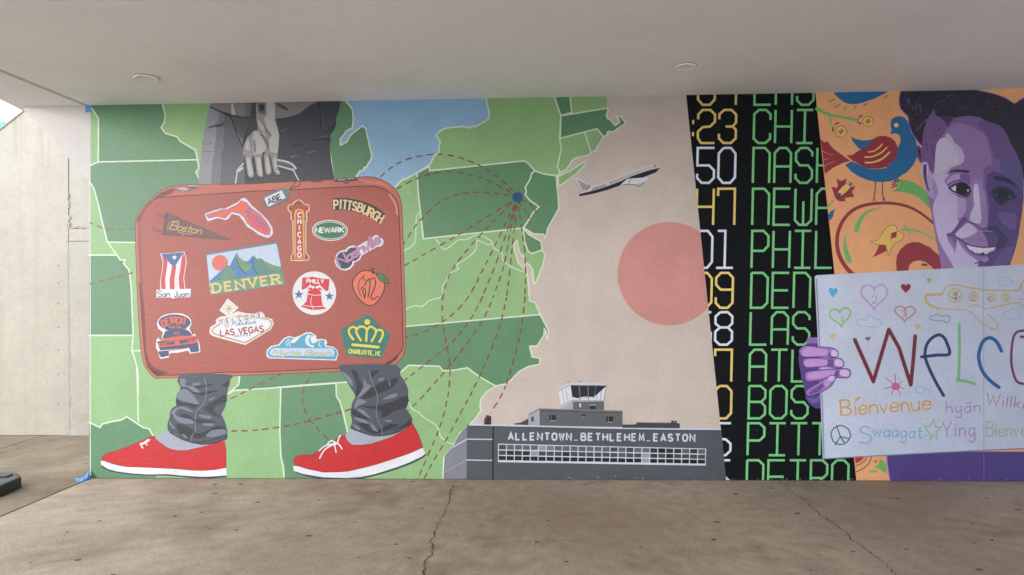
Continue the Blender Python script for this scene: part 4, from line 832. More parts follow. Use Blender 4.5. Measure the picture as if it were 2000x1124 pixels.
for i, ch in enumerate('WELCOME'):
    cx_, cy_ = ((932, 400), (996, 392), (1060, 384), (1122, 374), (1187, 362), (1250, 352), (1315, 342))[i]
    F(*G0); fill((244, 242, 244), circ(cx_, cy_, 32, n=20)); line((186, 178, 180), .7, circ(cx_, cy_, 31, n=20), closed=True); F(); gh = 7.6; wd = FNT[ch][0]*gh*.8; glyph(ch, 250+cx_/5.109-wd/2, 550+cy_/5.109+gh/2, gh, (70, 58, 70), 1.5, R(-8), .8)
text('TO', 438.3, 640, 5, (82, 140, 190), 1.1, R(-5), .9); text('Fabulous', 452.5, 637.5, 8, (78, 132, 190), 1.15, R(-7), 1.0, gap=.06, total=47, shear=.35)
text('LAS VEGAS', 431.5, 657, 11.5, (176, 62, 70), 2.8, R(-6), .72, gap=.2, total=83.5); text('NEVADA', 458, 658.8, 3.6, (78, 120, 170), .95, R(-5), 1, gap=.55, total=32)
stk('sticker', 'round white sticker lettered PHILLY with a red bell and two blue stars'); F(*H0)
fill((238, 238, 238), circ(582, 117, 217, n=64)); RB = (218, 48, 62)
fill(RB, [(462, -38), (535, -40), (560, -48), (640, -30), (735, -22), (722, 98), (600, 78), (455, 82)]); fill(RB, [(518, 100), (545, 78), (585, 70), (625, 80), (650, 105), (655, 200), (668, 240), (700, 272), (640, 282), (560, 286), (500, 270), (445, 248), (480, 225), (502, 200), (512, 150)])
for p in ([(480, 92), (520, 62), (545, 50), (570, 66)], [(695, 108), (660, 70), (635, 50), (612, 66)]): line((240, 240, 240), 3, p, sm=2)
for x_, y_ in ((540, 45), (633, 45), (572, 58), (605, 58)): fill((240, 240, 240), circ(x_, y_, 12, n=10))
line((240, 240, 240), 1.2, [(512, 122), (580, 138), (652, 134)], sm=3); line((240, 240, 240), 1.2, [(465, 235), (560, 252), (688, 250)], sm=3); line((240, 240, 240), 1.1, [(556, 155), (545, 215), (565, 250), (572, 285)], sm=2)
fill((66, 112, 176), star(428, 132, 50)); fill((66, 112, 176), star(733, 149, 48)); F(); text('PHILLY', 599, 552.8, 7.4, (244, 244, 244), 1.9, R(2), .9, total=33, gap=.22)
stk('sticker', 'orange peach sticker lettered ATL with a green leaf'); F(*H0)
PO = [(963, 15), (985, -40), (1020, -80), (1065, -105), (1120, -108), (1160, -95), (1200, -82), (1250, -50), (1280, 0), (1282, 60), (1265, 120), (1225, 185), (1180, 230), (1130, 242), (1080, 220), (1020, 165), (980, 95)]
fill((240, 120, 90), PO, 3); line((48, 38, 36), 2.1, PO, sm=3, closed=True); BK = (44, 36, 38)
for p, w in (([(1085, -60), (1040, -20), (1022, 40), (1030, 110), (1055, 150)], 1.9), ([(1050, 70), (1070, 115), (1085, 165), (1092, 90), (1060, 60)], 3), ([(1060, -40), (1090, -10)], 2), ([(1085, 40), (1115, -15), (1185, -32)], 2.8), ([(1120, -20), (1140, 20), (1118, 160)], 2.8), ([(1192, -15), (1188, 50), (1150, 140), (1150, 172), (1180, 175), (1220, 148)], 2.8), ([(1120, -112), (1160, -100), (1185, -70)], 2)): line(BK, w*.8, p, sm=3)
line(BK, 3, [(1165, -128), (1163, -82)]); line(BK, 1.6, [(1152, -126), (1180, -130)]); LF = [(1200, -72), (1240, -78), (1285, -50), (1318, -5), (1322, 22), (1275, 12), (1235, -15)]; fill((72, 134, 84), LF, 2); line(BK, 1.5, LF, sm=2, closed=True); line((40, 86, 54), 1, [(1208, -66), (1260, -30), (1312, 14)])
ch_ = stk('sticker', 'dark green five sided sticker with a yellow crown lettered CHARLOTTE, NC'); F(*H0)
fill((46, 122, 112), [(843, 485), (1115, 326), (1347, 540), (1250, 772), (905, 742)]); YC = (234, 222, 74)
fill(YC, circ(1110, 405, 28, n=20)); YW = 4.2
for p in ([(1098, 602), (1104, 520), (1110, 462)], [(1050, 595), (1005, 520), (1005, 478), (1040, 452), (1078, 455), (1105, 478)], [(1150, 605), (1190, 530), (1195, 488), (1165, 458), (1135, 455), (1112, 478)], [(975, 585), (930, 520), (932, 475), (965, 455), (1000, 470), (1010, 490)], [(1228, 612), (1262, 545), (1262, 500), (1235, 485), (1200, 490)]): line(YC, YW, p, sm=4, rcap=False)
line(YC, 5.2, [(965, 632), (1220, 656)]); F(); text('CHARLOTTE, NC', 680.8, 690, 7.6, YC, 1.9, R(4.5), .72, gap=.24, total=62, serif=1)
stk('sticker', 'blue wave sticker lettered Myrtle Beach'); F(*H0)
fill((236, 240, 244), [(102, 725), (108, 685), (150, 645), (225, 628), (280, 565), (330, 545), (385, 560), (440, 540), (500, 508), (550, 508), (600, 540), (605, 578), (650, 574), (700, 582), (712, 610), (695, 640), (770, 652), (812, 685), (822, 730), (800, 790), (130, 768), (108, 750)])
BW = (88, 168, 198)
fill(BW, [(112, 725), (120, 690), (160, 655), (232, 640), (290, 575), (335, 556), (380, 568), (360, 585), (345, 620), (380, 612), (400, 600), (445, 552), (505, 520), (550, 520), (590, 550), (560, 545), (540, 580), (560, 620), (590, 612), (640, 585), (695, 590), (680, 612), (690, 652), (765, 662), (805, 690), (812, 730), (792, 780), (135, 758)])
fill((198, 218, 240), [(152, 735), (132, 715), (150, 678), (175, 665), (760, 668), (785, 700), (778, 748), (150, 742)])
for p in ([(330, 575), (300, 610), (310, 640)], [(345, 590), (325, 620), (345, 645)], [(520, 535), (495, 580), (510, 630), (570, 650)], [(560, 540), (520, 580), (540, 640)], [(640, 600), (628, 630), (650, 655)]): line((214, 232, 246), 2, p, sm=3)
line((214, 232, 246), 4, [(530, 540), (505, 590), (530, 635), (570, 650)], sm=3); F(); text('Myrtle Beach', 531.5, 692.8, 9, (176, 184, 150), 2.2, R(1), 1, gap=.08, total=114, shear=.5); F(); text('Myrtle Beach', 531.5, 692.8, 9, (206, 204, 140), 1.0, R(1), 1, gap=.08, total=114, shear=.5)

# legs, socks and shoes
def leg(lab, fr, outline, dark, light, seam_, hem):
    p = part('trouser_leg', None, lab); F(*fr); fill((72, 79, 92), outline, 2)
    part('trouser_fold', p); F(*fr)
    for q in dark: fill((36, 39, 50), q, 2)
    part('trouser_highlight', p); F(*fr)
    for q in light:
        if len(q) > 2 and isinstance(q[0], tuple): fill((122, 129, 144), q, 2)
    for w, q in hem: line((36, 39, 50), w, q, sm=2)
    line((150, 156, 170), .9, seam_, sm=3)
I_f = (170, 720, 5.109); J_f = (540, 700, 4.683)
def shoe(lab, fr, red, sole, shade, laces, soc, slab_):
    part('sock', None, slab_); F(*fr); fill((170, 175, 190), soc, 2)
    p = part('red_shoe', None, lab); F(*fr); fill((206, 26, 34), red, k=.8); line((150, 24, 40), 1.1, red, closed=True)
    part('sole', p); F(*fr); line((48, 62, 84), 3.4, shade, sm=2); fill((238, 239, 244), sole)
    part('shoe_lace', p); F(*fr)
    for w, q in laces: line((236, 236, 240), w, q, sm=3)
shoe('flat red canvas shoe with white sole, toe to the left', I_f,
 [(146, 918), (150, 885), (180, 855), (250, 832), (330, 810), (400, 782), (480, 750), (550, 718), (620, 686), (672, 674), (682, 706), (780, 780), (830, 804), (900, 820), (1000, 818), (1150, 785), (1370, 722), (1385, 800), (1388, 998), (1300, 1012), (1100, 1022), (900, 1002), (680, 992), (400, 982), (250, 950)],
 [(138, 920), (170, 925), (250, 953), (320, 972), (400, 984), (680, 994), (900, 1006), (1050, 1020), (1150, 1022), (1280, 1014), (1390, 992), (1392, 1068), (1250, 1078), (1150, 1082), (950, 1070), (800, 1055), (600, 1058), (450, 1048), (300, 1028), (210, 1005), (140, 962)],
 [(150, 975), (230, 1020), (450, 1054), (640, 1062), (790, 1062), (1000, 1080), (1180, 1090), (1385, 1078)],
 [(2.4, [(545, 762), (600, 732), (625, 712)]), (2.2, [(560, 745), (610, 708)]), (2.2, [(530, 750), (555, 795)]), (2.2, [(580, 735), (600, 765)]), (2.6, [(540, 748), (580, 740)])],
 [(680, 690), (740, 650), (800, 622), (860, 640), (960, 710), (1140, 755), (1280, 740), (1160, 790), (1000, 822), (900, 824), (790, 788)], 'grey sock in the flat red shoe')
shoe('red canvas shoe with lifted heel and a tied white lace', J_f,
 [(158, 970), (160, 930), (180, 900), (215, 886), (330, 882), (380, 852), (450, 815), (520, 770), (570, 715), (625, 704), (640, 750), (690, 795), (780, 795), (860, 785), (960, 755), (1060, 720), (1180, 650), (1243, 598), (1300, 700), (1338, 815), (1230, 865), (1100, 912), (900, 975), (650, 1036), (430, 1044), (280, 1012)],
 [(152, 985), (200, 990), (280, 1015), (430, 1046), (550, 1044), (650, 1038), (800, 1005), (900, 978), (1100, 914), (1230, 868), (1340, 818), (1362, 875), (1330, 900), (1230, 945), (1130, 985), (900, 1060), (780, 1082), (650, 1096), (430, 1090), (240, 1058), (160, 1030)],
 [(180, 1040), (300, 1080), (450, 1098), (650, 1106), (790, 1094), (960, 1052), (1130, 998), (1250, 950), (1335, 905), (1362, 880)],
 [(3, [(545, 775), (500, 755), (470, 790), (540, 790)]), (2.6, [(550, 780), (480, 810), (430, 850), (395, 915)]), (2.4, [(530, 780), (440, 805), (390, 848)]), (2.8, [(555, 775), (580, 800), (598, 828)]), (2.4, [(530, 790), (545, 860)]), (2.6, [(555, 780), (570, 730), (585, 708)])],
 [(628, 700), (690, 655), (760, 660), (880, 705), (1000, 700), (1130, 660), (1235, 590), (1245, 600), (1180, 652), (1060, 722), (860, 790), (690, 798), (650, 770)], 'grey sock in the shoe with lifted heel')
leg('crumpled grey trouser leg over the flat red shoe', I_f,
 [(925, 60), (932, 190), (905, 250), (886, 300), (890, 370), (850, 395), (826, 440), (825, 490), (805, 540), (803, 600), (830, 640), (880, 660), (960, 710), (1040, 740), (1140, 757), (1260, 742), (1390, 705), (1398, 650), (1385, 560), (1355, 490), (1342, 450), (1375, 390), (1395, 300), (1405, 200), (1427, 110), (1427, 60)],
 [[(940, 190), (1040, 195), (1100, 240), (1280, 215), (1290, 235), (1130, 270), (1050, 240), (960, 215)], [(1080, 180), (1180, 160), (1270, 158), (1200, 185), (1100, 200)], [(890, 310), (960, 345), (1110, 355), (1060, 400), (1000, 370), (900, 370)], [(1160, 400), (1230, 350), (1300, 300), (1370, 260), (1395, 330), (1290, 370), (1270, 430), (1330, 480), (1270, 470), (1200, 430)], [(920, 470), (1000, 455), (1060, 500), (1160, 510), (1280, 530), (1180, 545), (1060, 540), (980, 500)], [(890, 560), (980, 570), (1060, 620), (1130, 650), (1300, 570), (1390, 600), (1250, 620), (1180, 680), (1080, 700), (1030, 660), (1010, 700), (920, 640)], [(1340, 170), (1410, 120), (1425, 110), (1410, 190)]],
 [[(930, 100), (990, 115), (980, 170), (1060, 180), (1130, 240), (1060, 230), (1000, 190), (940, 180)], [(930, 215), (1010, 215), (1120, 355), (1020, 340), (890, 295)], [(840, 430), (930, 380), (1010, 400), (1070, 440), (990, 420), (920, 400), (860, 460)], [(860, 420), (900, 480), (1040, 510), (1060, 550), (960, 550), (870, 500)], [(1055, 150), (1120, 145), (1125, 165), (1060, 170)], [(1120, 460), (1240, 480), (1220, 505), (1140, 485)], [(1160, 550), (1260, 552), (1250, 575), (1165, 568)], [(1205, 320), (1280, 275), (1250, 310)], [(1190, 680), (1240, 620), (1370, 610), (1385, 650), (1280, 680)], [(815, 520), (880, 600), (840, 590)], [(950, 650), (1010, 690), (970, 690)]],
 [(1170, 90), (1190, 180), (1185, 290), (1160, 360), (1085, 440), (1080, 560), (1080, 620), (1045, 680), (1045, 730)], [(2.2, [(830, 640), (960, 712), (1140, 757), (1270, 742), (1392, 700)]), (1.6, [(1000, 705), (1140, 735), (1390, 680)])])
leg('crumpled grey trouser leg over the shoe with lifted heel', J_f,
 [(592, 60), (592, 120), (640, 210), (690, 290), (722, 350), (700, 390), (686, 440), (680, 520), (692, 580), (676, 630), (700, 655), (760, 670), (880, 706), (960, 712), (1060, 695), (1130, 665), (1232, 598), (1240, 550), (1215, 505), (1186, 460), (1195, 400), (1205, 290), (1170, 210), (1130, 150), (1090, 60)],
 [[(680, 110), (740, 130), (760, 200), (790, 260), (750, 340), (720, 340), (735, 240)], [(760, 380), (900, 250), (1000, 210), (1060, 190), (1110, 180), (1080, 250), (1020, 290), (920, 330), (860, 360)], [(860, 120), (960, 110), (900, 150), (880, 190)], [(750, 430), (880, 440), (1050, 400), (1200, 340), (1190, 450), (1080, 480), (1010, 530), (950, 545), (960, 490), (850, 460)], [(690, 460), (760, 500), (850, 560), (780, 555), (690, 510)], [(740, 600), (830, 600), (880, 670), (960, 640), (1040, 600), (1130, 610), (1040, 650), (930, 690), (850, 680)], [(1040, 665), (1150, 620), (1225, 560), (1225, 600), (1120, 650)]],
 [[(600, 120), (680, 180), (700, 260), (640, 200)], [(790, 170), (830, 240), (870, 250), (790, 330), (730, 370), (800, 260)], [(710, 430), (750, 370), (830, 400), (740, 440), (720, 470)], [(700, 540), (800, 560), (850, 600), (760, 580)], [(970, 380), (1040, 335), (1110, 325), (1080, 360)], [(925, 195), (990, 175), (960, 210)], [(730, 460), (800, 480), (860, 550), (800, 520)], [(690, 600), (770, 640), (740, 655)], [(975, 570), (1050, 565), (1040, 585)], [(860, 580), (930, 670), (880, 650)], [(1025, 180), (1045, 250), (1030, 240)]],
 [(845, 120), (870, 200), (925, 350), (910, 480), (930, 570), (965, 640), (965, 705)], [(2, [(680, 640), (760, 672), (880, 708), (1000, 705), (1130, 668), (1235, 596)])])
# ------------------------------------------------------------------ mural: jet and airport terminal
jt = part('jet', None, 'white and black airliner climbing over the beige sky'); F(*Dd); kk = 1.0
fill((198, 194, 194), [(722, 806), (735, 796), (756, 797), (815, 830), (880, 868), (905, 858), (905, 868), (1000, 835), (1150, 775), (1300, 715), (1350, 696), (1395, 686), (1440, 682), (1470, 700), (1482, 712), (1440, 750), (1350, 785), (1130, 862), (900, 936), (780, 962), (768, 945), (800, 918), (770, 870)], k=kk)
fill((150, 150, 156), [(752, 818), (830, 855), (860, 872), (800, 915), (778, 860)], k=kk); fill((22, 22, 27), [(768, 943), (850, 922), (940, 898), (1040, 864), (1130, 830), (1180, 806), (1260, 774), (1340, 746), (1400, 728), (1482, 711), (1442, 752), (1340, 792), (1240, 830), (1130, 866), (1020, 905), (900, 938), (775, 962)], k=kk)
fill((150, 150, 158), [(900, 885), (1000, 850), (1010, 870), (900, 912), (870, 910)], k=kk); fill((172, 172, 178), [(1020, 840), (1250, 750), (1380, 708), (1430, 704), (1330, 730), (1180, 788), (1040, 850)], k=kk)
part('wing', jt); F(*Dd); fill((206, 206, 214), [(1130, 862), (1190, 808), (1260, 802), (1340, 796), (1350, 787), (1368, 792), (1375, 815), (1330, 838), (1280, 856), (1200, 852)], k=kk); line((120, 124, 132), 1.3, [(1200, 850), (1225, 812)]); line((40, 42, 48), 1, [(1150, 860), (1280, 858), (1330, 840)])
part('engine', jt); F(*Dd); fill((180, 184, 192), [(1258, 856), (1275, 848), (1345, 840), (1300, 876), (1262, 868)], k=kk); line((34, 34, 40), 1.2, [(1258, 860), (1300, 874), (1335, 848)])
part('tail_fin', jt); F(*Dd); line((36, 36, 44), 1.6, [(830, 842), (868, 868), (830, 905)]); line((230, 228, 228), 1.5, [(724, 806), (756, 799), (878, 868)])
part('cockpit_window', jt); F(*Dd); fill((30, 30, 36), [(1430, 690), (1448, 688), (1440, 700), (1426, 702)], k=kk)
part('cabin_windows', jt, None, 'stuff'); F(*Dd)
for i in range(20):
    x = 1040+i*13; y = 848-i*5.2
    fill((40, 42, 50), [(x, y), (x+7, y-3), (x+7, y+3), (x, y+6)], k=1)

tm = part('terminal_building', None, 'grey airport terminal with a control tower'); TG, TS, TW = (76, 80, 86), (122, 124, 134), (188, 194, 206)
N5 = (860, 720, 5.11); O5 = (1120, 720, 5.11)
F(); front = cv(*N5, [(265, 565), (285, 560)])+cv(*O5, [(300, 585), (900, 600), (1475, 608)])+[(1420, 955), (910.5, 955)]
fill(TG, front, k=1); F(*N5); fill(TS, [(26, 1200), (35, 890), (70, 840), (130, 780), (160, 710), (180, 670), (230, 610), (272, 575), (265, 610), (262, 1200)], k=1)
part('side_trim', tm); F(*N5); line(TW, 2.2, [(525, 709), (265, 705), (135, 782)], k=1); line(TW, 2.2, [(525, 919), (262, 914)], k=1); line((150, 154, 164), 1.2, [(262, 914), (45, 1030)], k=1); line(BD, 2.6, [(36, 888), (28, 1010), (24, 1130)])
part('corner_post', tm); F(*N5); line((34, 34, 38), 3.4, [(528, 572), (527, 850), (525, 1200)], k=1)
part('roof_edge', tm); F(*N5); F(); line(TW, 4.6, cv(*N5, [(285, 558), (520, 570), (870, 572)])+cv(*O5, [(0, 585), (300, 592), (700, 597), (1000, 602), (1472, 607)]), rcap=False, k=1)
part('roof_line_shadow', tm); line((46, 48, 54), 1.4, cv(*N5, [(300, 574), (870, 586)])+cv(*O5, [(0, 598), (300, 607), (1000, 616), (1470, 620)]), rcap=False, k=1)
part('flat_roof', tm); F(*O5); fill((60, 62, 68), [(488, 592), (488, 560), (615, 560), (640, 538), (960, 542), (1062, 548), (1062, 598)], k=1); line((96, 98, 104), 1.1, [(640, 540), (960, 545)], k=1); part('flat_roof', tm); F(*N5); fill((60, 62, 68), [(735, 560), (740, 548), (800, 542), (880, 498), (882, 566)], k=1)
part('chimney', tm); F(*N5); fill((34, 30, 34), [(437, 560), (438, 505), (468, 462), (500, 475), (508, 480), (508, 562)], k=1)
for p in ([(445, 540), (455, 500), (470, 480)], [(470, 470), (490, 485)]): line((150, 50, 62), 1.2, p, k=1)
part('chimney', tm); F(*O5); fill((34, 32, 36), [(975, 545), (978, 522), (1000, 520), (1003, 548)], k=1); part('chimney', tm); F(*O5); fill((34, 32, 36), [(1008, 548), (1010, 522), (1028, 522), (1030, 548)], k=1)
bl = part('office_block', tm); F(); fill((92, 94, 98), cv(*N5, [(990, 408)])+cv(*O5, [(490, 424), (490, 584), (0, 578)])+cv(*N5, [(990, 570)]), k=1); F(*N5); fill((160, 163, 172), [(878, 475), (990, 405), (992, 570), (878, 566)], k=1)
F(); line((116, 118, 122), 2.4, cv(*N5, [(880, 466), (988, 404), (1320, 412)])+cv(*O5, [(100, 418), (490, 427)]), rcap=False, k=1); line((44, 46, 50), 1.2, cv(*N5, [(992, 420), (1320, 428)])+cv(*O5, [(100, 434), (488, 442)]), rcap=False, k=1)
for q, a in ((N5, [(1090, 465), (1155, 466), (1156, 526), (1090, 526)]), (N5, [(1402, 460), (1450, 461), (1450, 490), (1402, 490)]), (O5, [(328, 480), (398, 480), (398, 540), (328, 540)]), (N5, [(908, 486), (932, 480), (932, 535), (908, 538)])):
    part('window', tm); F(*q); fill((28, 28, 34), a, k=1)
    (x0, y0), (x1, y1) = a[0], a[2]; line(TW, .9, [(x0+6, y1-4), (x1-2, y1-4)], k=1); line((130, 134, 140), .8, [(x0+(x1-x0)*.3, y0+6), (x0+(x1-x0)*.3, y1-6)], k=1)
part('upper_block', tm); F(); fill((92, 94, 98), cv(*N5, [(1323, 332)])+cv(*O5, [(305, 330), (305, 416), (100, 414)])+cv(*N5, [(1325, 408)]), k=1); F(*N5); fill((160, 163, 172), [(1178, 405), (1323, 330), (1325, 408)], k=1); line(TW, 1.6, [(1178, 402), (1320, 325)], k=1)
part('window', tm); F(*O5); fill((28, 28, 34), [(165, 368), (220, 368), (222, 405), (165, 405)], k=1); line(TW, 1.2, [(165, 366), (220, 366)], k=1); part('window', tm); F(*O5); fill((200, 204, 212), [(58, 348), (76, 348), (76, 388), (58, 386)], k=1)
cb = part('control_room', tm); F(); fill((26, 28, 34), cv(*N5, [(1300, 168)])+cv(*O5, [(328, 168), (320, 200), (205, 300)])+cv(*N5, [(1320, 305)]), k=1); F(*N5); fill((206, 208, 216), [(1178, 222), (1300, 166), (1320, 312), (1205, 372)], k=1)
F(); fill((206, 208, 216), cv(*N5, [(1320, 285), (1370, 298), (1440, 282), (1500, 292)])+cv(*O5, [(60, 292), (110, 280), (160, 292), (205, 286), (328, 178), (302, 322)])+cv(*N5, [(1322, 318)]), k=1)
line(TW, 4.6, cv(*N5, [(1180, 212), (1292, 156)])+cv(*O5, [(100, 152), (330, 158)]), rcap=False, k=1); line((120, 124, 132), 1.2, cv(*N5, [(1180, 224), (1295, 168)])+cv(*O5, [(328, 172)]), rcap=False, k=1); line((150, 152, 160), 1.8, cv(*N5, [(1205, 372), (1322, 318)])+cv(*O5, [(302, 326)]), rcap=False, k=1)
part('mullions', cb, None, 'stuff')
for q, p in ((N5, [(1390, 172), (1396, 315)]), (N5, [(1478, 172), (1478, 318)]), (O5, [(55, 172), (62, 318)]), (O5, [(142, 172), (148, 318)]), (O5, [(228, 172), (202, 300)]), (O5, [(285, 215), (265, 320)]), (O5, [(328, 175), (302, 320)]), (O5, [(240, 265), (230, 318)])): F(*q); line((110, 114, 122), 1, p, k=1)
F(*N5)
for p in ([(1215, 215), (1240, 340)], [(1250, 200), (1272, 325)]): line((150, 156, 166), 1.2, p, k=1)
part('antennas', tm, None, 'stuff'); F(*N5)
for x, y0 in ((1205, 10), (1230, -8), (1280, 0), (1330, 20), (1360, -5)): line((198, 184, 176), .9, [(x, y0), (x, 145)], k=1)
for x in (1255, 1282, 1392, 1410): fill((70, 70, 76), circ(x, 138-(x > 1270)*0-6, 6, n=8), k=1)
ttl = tm
for i, chh in enumerate('ALLENTOWN_BETHLEHEM_EASTON'):
    x = 993.4+i*14.18; yb = 859+i*.125
    part('letter', ttl); wd = .72/max(.5, FNT[chh][0])
    wd = min(1.0, wd)
    glyph(chh, x, yb-(0 if chh != '_' else 0), 13.2, (196, 202, 214), 3.3 if chh not in '_' else 1.6, R(.4), wd*.92, k=1)
# strip window of small panes
def wt(u): return (973.6+u*(1378.4-973.6), 867+u*9.6)
def wb(u): return (973.2+u*(1377.6-973.2), 902.6+u*6.8)
part('window_frame', tm); F(); a, b = wt(0), wt(1); c, d = wb(1), wb(0); fill((196, 200, 210), [(a[0]-.8, a[1]), (b[0]+.8, b[1]), (c[0]+.8, c[1]+.5), (d[0]-.8, d[1]+.5)], k=1)
NCOL = 26
for r_ in range(3):
    for i in range(NCOL):
        u0, u1 = i/NCOL, (i+1)/NCOL; v0, v1 = ((.02, .34), (.34, .64), (.64, .93))[r_]
        g = .0022; m_ = [wt(u0+g), wt(u1-g), wb(u1-g), wb(u0+g)]
        mixp = lambda p, q, t: (p[0]+(q[0]-p[0])*t, p[1]+(q[1]-p[1])*t); e = .03; j = lambda: rnd.uniform(-.35, .35)
        q = [mixp(m_[0], m_[3], v0+e), mixp(m_[1], m_[2], v0+e), mixp(m_[1], m_[2], v1-e), mixp(m_[0], m_[3], v1-e)]
        q = [(x+j()*.6, y+j()) for x, y in q]
        base_ = ((88, 92, 98), (62, 66, 72), (20, 21, 26))[r_]; c = rnd.random()
        col = base_ if c < .7 else (lambda f_: tuple(min(255, int(v*f_)) for v in base_))(rnd.choice([.5, .7, 1.25]))
        if (r_, i) in ((1, 4), (0, 5), (1, 18), (2, 18)): col = (140, 144, 150)
        if (r_, i) in ((0, 20),): col = (14, 14, 18)
        part('pane', tm); fill(col, q, k=1)

# ------------------------------------------------------------------ mural: folk art field with bird
ORG, FB, FR, FY, FG = (226, 160, 112), (26, 98, 146), (142, 46, 56), (236, 184, 98), (104, 172, 98)
KR = 1.25
folk = part('folk_art_field', None, 'orange field with folk art birds, tulips and scrolls'); F()
fill(ORG, [(1590.9, 166), (2420, 166), (2420, 955), (1674.3, 955)], k=KR)
S_ = (1580, 170, 6.245); T_ = (1600, 330, 5.108); U_ = (1750, 170, 5.62); V_ = (1780, 330, 5.618); W_ = (1550, 520, 5.62); X_ = (1780, 520, 6.245); Y_ = (1550, 720, 5.108); Z_ = (1780, 700, 4.682); Q_ = (1330, 420, 4.323); R_f = (1360, 680, 4.323); P_f = (1330, 170, 4.323)
part('painted_bird', None, 'belly of a blue painted bird cut off by the ceiling'); F(*S_); fill(FB, [(280, -40), (292, 65), (350, 130), (430, 188), (480, 206), (523, 213), (580, 210), (650, 196), (800, 145), (960, 65), (980, -40)], k=KR)
part('painted_branch', None, 'green spray painted twig with two yellow flowers'); F(*S_)
line(FG, 7, [(100, 270), (180, 310), (260, 345)], sm=3, k=KR, taper=lambda t: 1.1-.4*t); line(FG, 4.6, [(260, 345), (380, 365), (480, 385), (600, 405)], sm=3, k=KR); line(FG, 4, [(255, 350), (262, 420), (275, 460)], sm=2, k=KR, taper=lambda t: 1-.5*t)
for p in ([(240, 185), (310, 150)], [(320, 245), (370, 215)], [(420, 280), (450, 245)], [(550, 260), (575, 235)], [(670, 225), (710, 205)], [(920, 130), (960, 105)]): line(FG, 2.4, p, k=.85)
for (cx_, cy_, r_, lb) in ((390, 546, 72, None), (720, 422, 66, None)):
    part('painted_flower'); F(*S_); pts = [(cx_+(r_*(1+.07*math.cos(8*a)))*math.cos(a), cy_+(r_*.95*(1+.07*math.cos(8*a)))*math.sin(a)) for a in [i*math.pi/24 for i in range(48)]]
    fill(FY, pts, k=KR); line((92, 50, 56), .9, pts, closed=True, k=KR)
    for p in ([(cx_-30, cy_+2), (cx_+30, cy_-2)], [(cx_+6, cy_-30), (cx_-2, cy_+28)]): line((126, 46, 48), 1.7, p, k=KR, taper=lambda t: abs(2*t-1)+.4)
    fill(FY, circ(cx_, cy_, 5, n=8), k=KR)
F(*S_); part('painted_leaf'); F(*S_)
for p in ([(600, 385), (640, 352)], [(585, 425), (632, 450)], [(305, 462), (355, 440)], [(290, 485), (292, 535)]): line((62, 54, 84), 2.6, p, k=KR, taper=lambda t: .5+.8*t)
bd = part('painted_bird', None, 'blue and red painted bird standing on a red scroll')
F(); body = cv(*S_, [(440, 952), (520, 908), (640, 960), (740, 998), (850, 1002), (940, 990), (1000, 940), (1050, 870), (1075, 800), (1090, 735), (1112, 680), (1117, 625), (1100, 585), (1070, 570), (1035, 570), (985, 586), (1005, 548), (1008, 520), (995, 480), (996, 430), (1010, 395), (1055, 364), (1110, 357), (1165, 375), (1205, 420), (1240, 540), (1300, 640), (1330, 760), (1318, 860), (1270, 960), (1200, 1040)])+cv(*T_, [(830, 62), (770, 105), (700, 127), (620, 133), (550, 130), (470, 108), (400, 80), (330, 35)])
fill(FB, body, k=KR); F(*S_); fill(FB, [(504, 598), (560, 635), (650, 655), (740, 648), (800, 635), (780, 720), (700, 760), (610, 755), (560, 700), (530, 650)], k=KR)
part('bird_wing', bd); F(*S_); fill(FR, [(458, 833), (530, 832), (590, 790), (650, 750), (725, 728), (755, 680), (790, 630), (850, 602), (920, 598), (990, 615), (1050, 665), (1087, 745), (1070, 830), (1030, 905), (960, 975), (850, 998), (720, 995), (620, 950), (530, 900)], k=KR)
for p, w in (([(725, 795), (790, 785), (850, 745), (895, 698)], 2.6), ([(685, 855), (760, 855), (870, 810), (950, 742)], 2.9), ([(690, 925), (780, 920), (890, 880), (980, 800)], 3.4)): line((238, 180, 108), w, p, sm=4, k=KR)
part('bird_tail', bd); F(*S_); fill(FR, [(138, 635), (190, 682), (222, 660), (260, 715), (310, 765), (400, 828), (505, 902), (400, 935), (290, 990), (194, 1062), (180, 950), (160, 780)], k=KR)
for p in ([(160, 778), (220, 812), (300, 832)], [(168, 892), (210, 885), (252, 876)], [(178, 980), (240, 935), (325, 908)]): line((216, 140, 98), 1.3, p, sm=2, k=KR, taper=lambda t: 1.2-.8*t)
part('bird_eye', bd); F(*S_); fill(FY, circ(1065, 468, 28, n=18), k=KR)
part('bird_legs', bd); F(*T_)
for p in ([(565, 128), (556, 220), (545, 305)], [(632, 130), (630, 220), (638, 290)]): line((44, 66, 92), 2, p, k=KR)
for p in ([(545, 300), (535, 322)], [(545, 300), (562, 322)], [(638, 285), (655, 305)], [(638, 285), (640, 318)], [(638, 288), (652, 318)]): line((44, 66, 92), 1.6, p, k=KR)
tu = part('painted_tulip', None, 'red tulip with a yellow heart below the bird tail'); F(*T_)
fill(FR, [(160, 290), (140, 230), (122, 178), (148, 185), (170, 195), (188, 165), (172, 98), (205, 118), (230, 118), (278, 95), (262, 145), (300, 160), (325, 185), (360, 165), (345, 210), (325, 222), (350, 280), (300, 285), (255, 292), (262, 325), (205, 326), (180, 312)], k=KR)
fill(FY, circ(250, 206, 96, 34, 28, R(-44)), k=KR); line((60, 44, 70), .9, circ(250, 206, 96, 34, 28, R(-44)), closed=True, k=KR); fill((44, 66, 110), [(290, 160), (325, 130), (318, 165), (300, 168)], k=KR); fill((44, 66, 110), [(178, 275), (185, 240), (215, 245), (222, 262), (195, 276)], k=KR)
part('painted_leaf'); F(*T_); fill((40, 96, 146), [(90, 460), (112, 425), (165, 400), (148, 430), (140, 478), (118, 505), (102, 522)], k=KR)
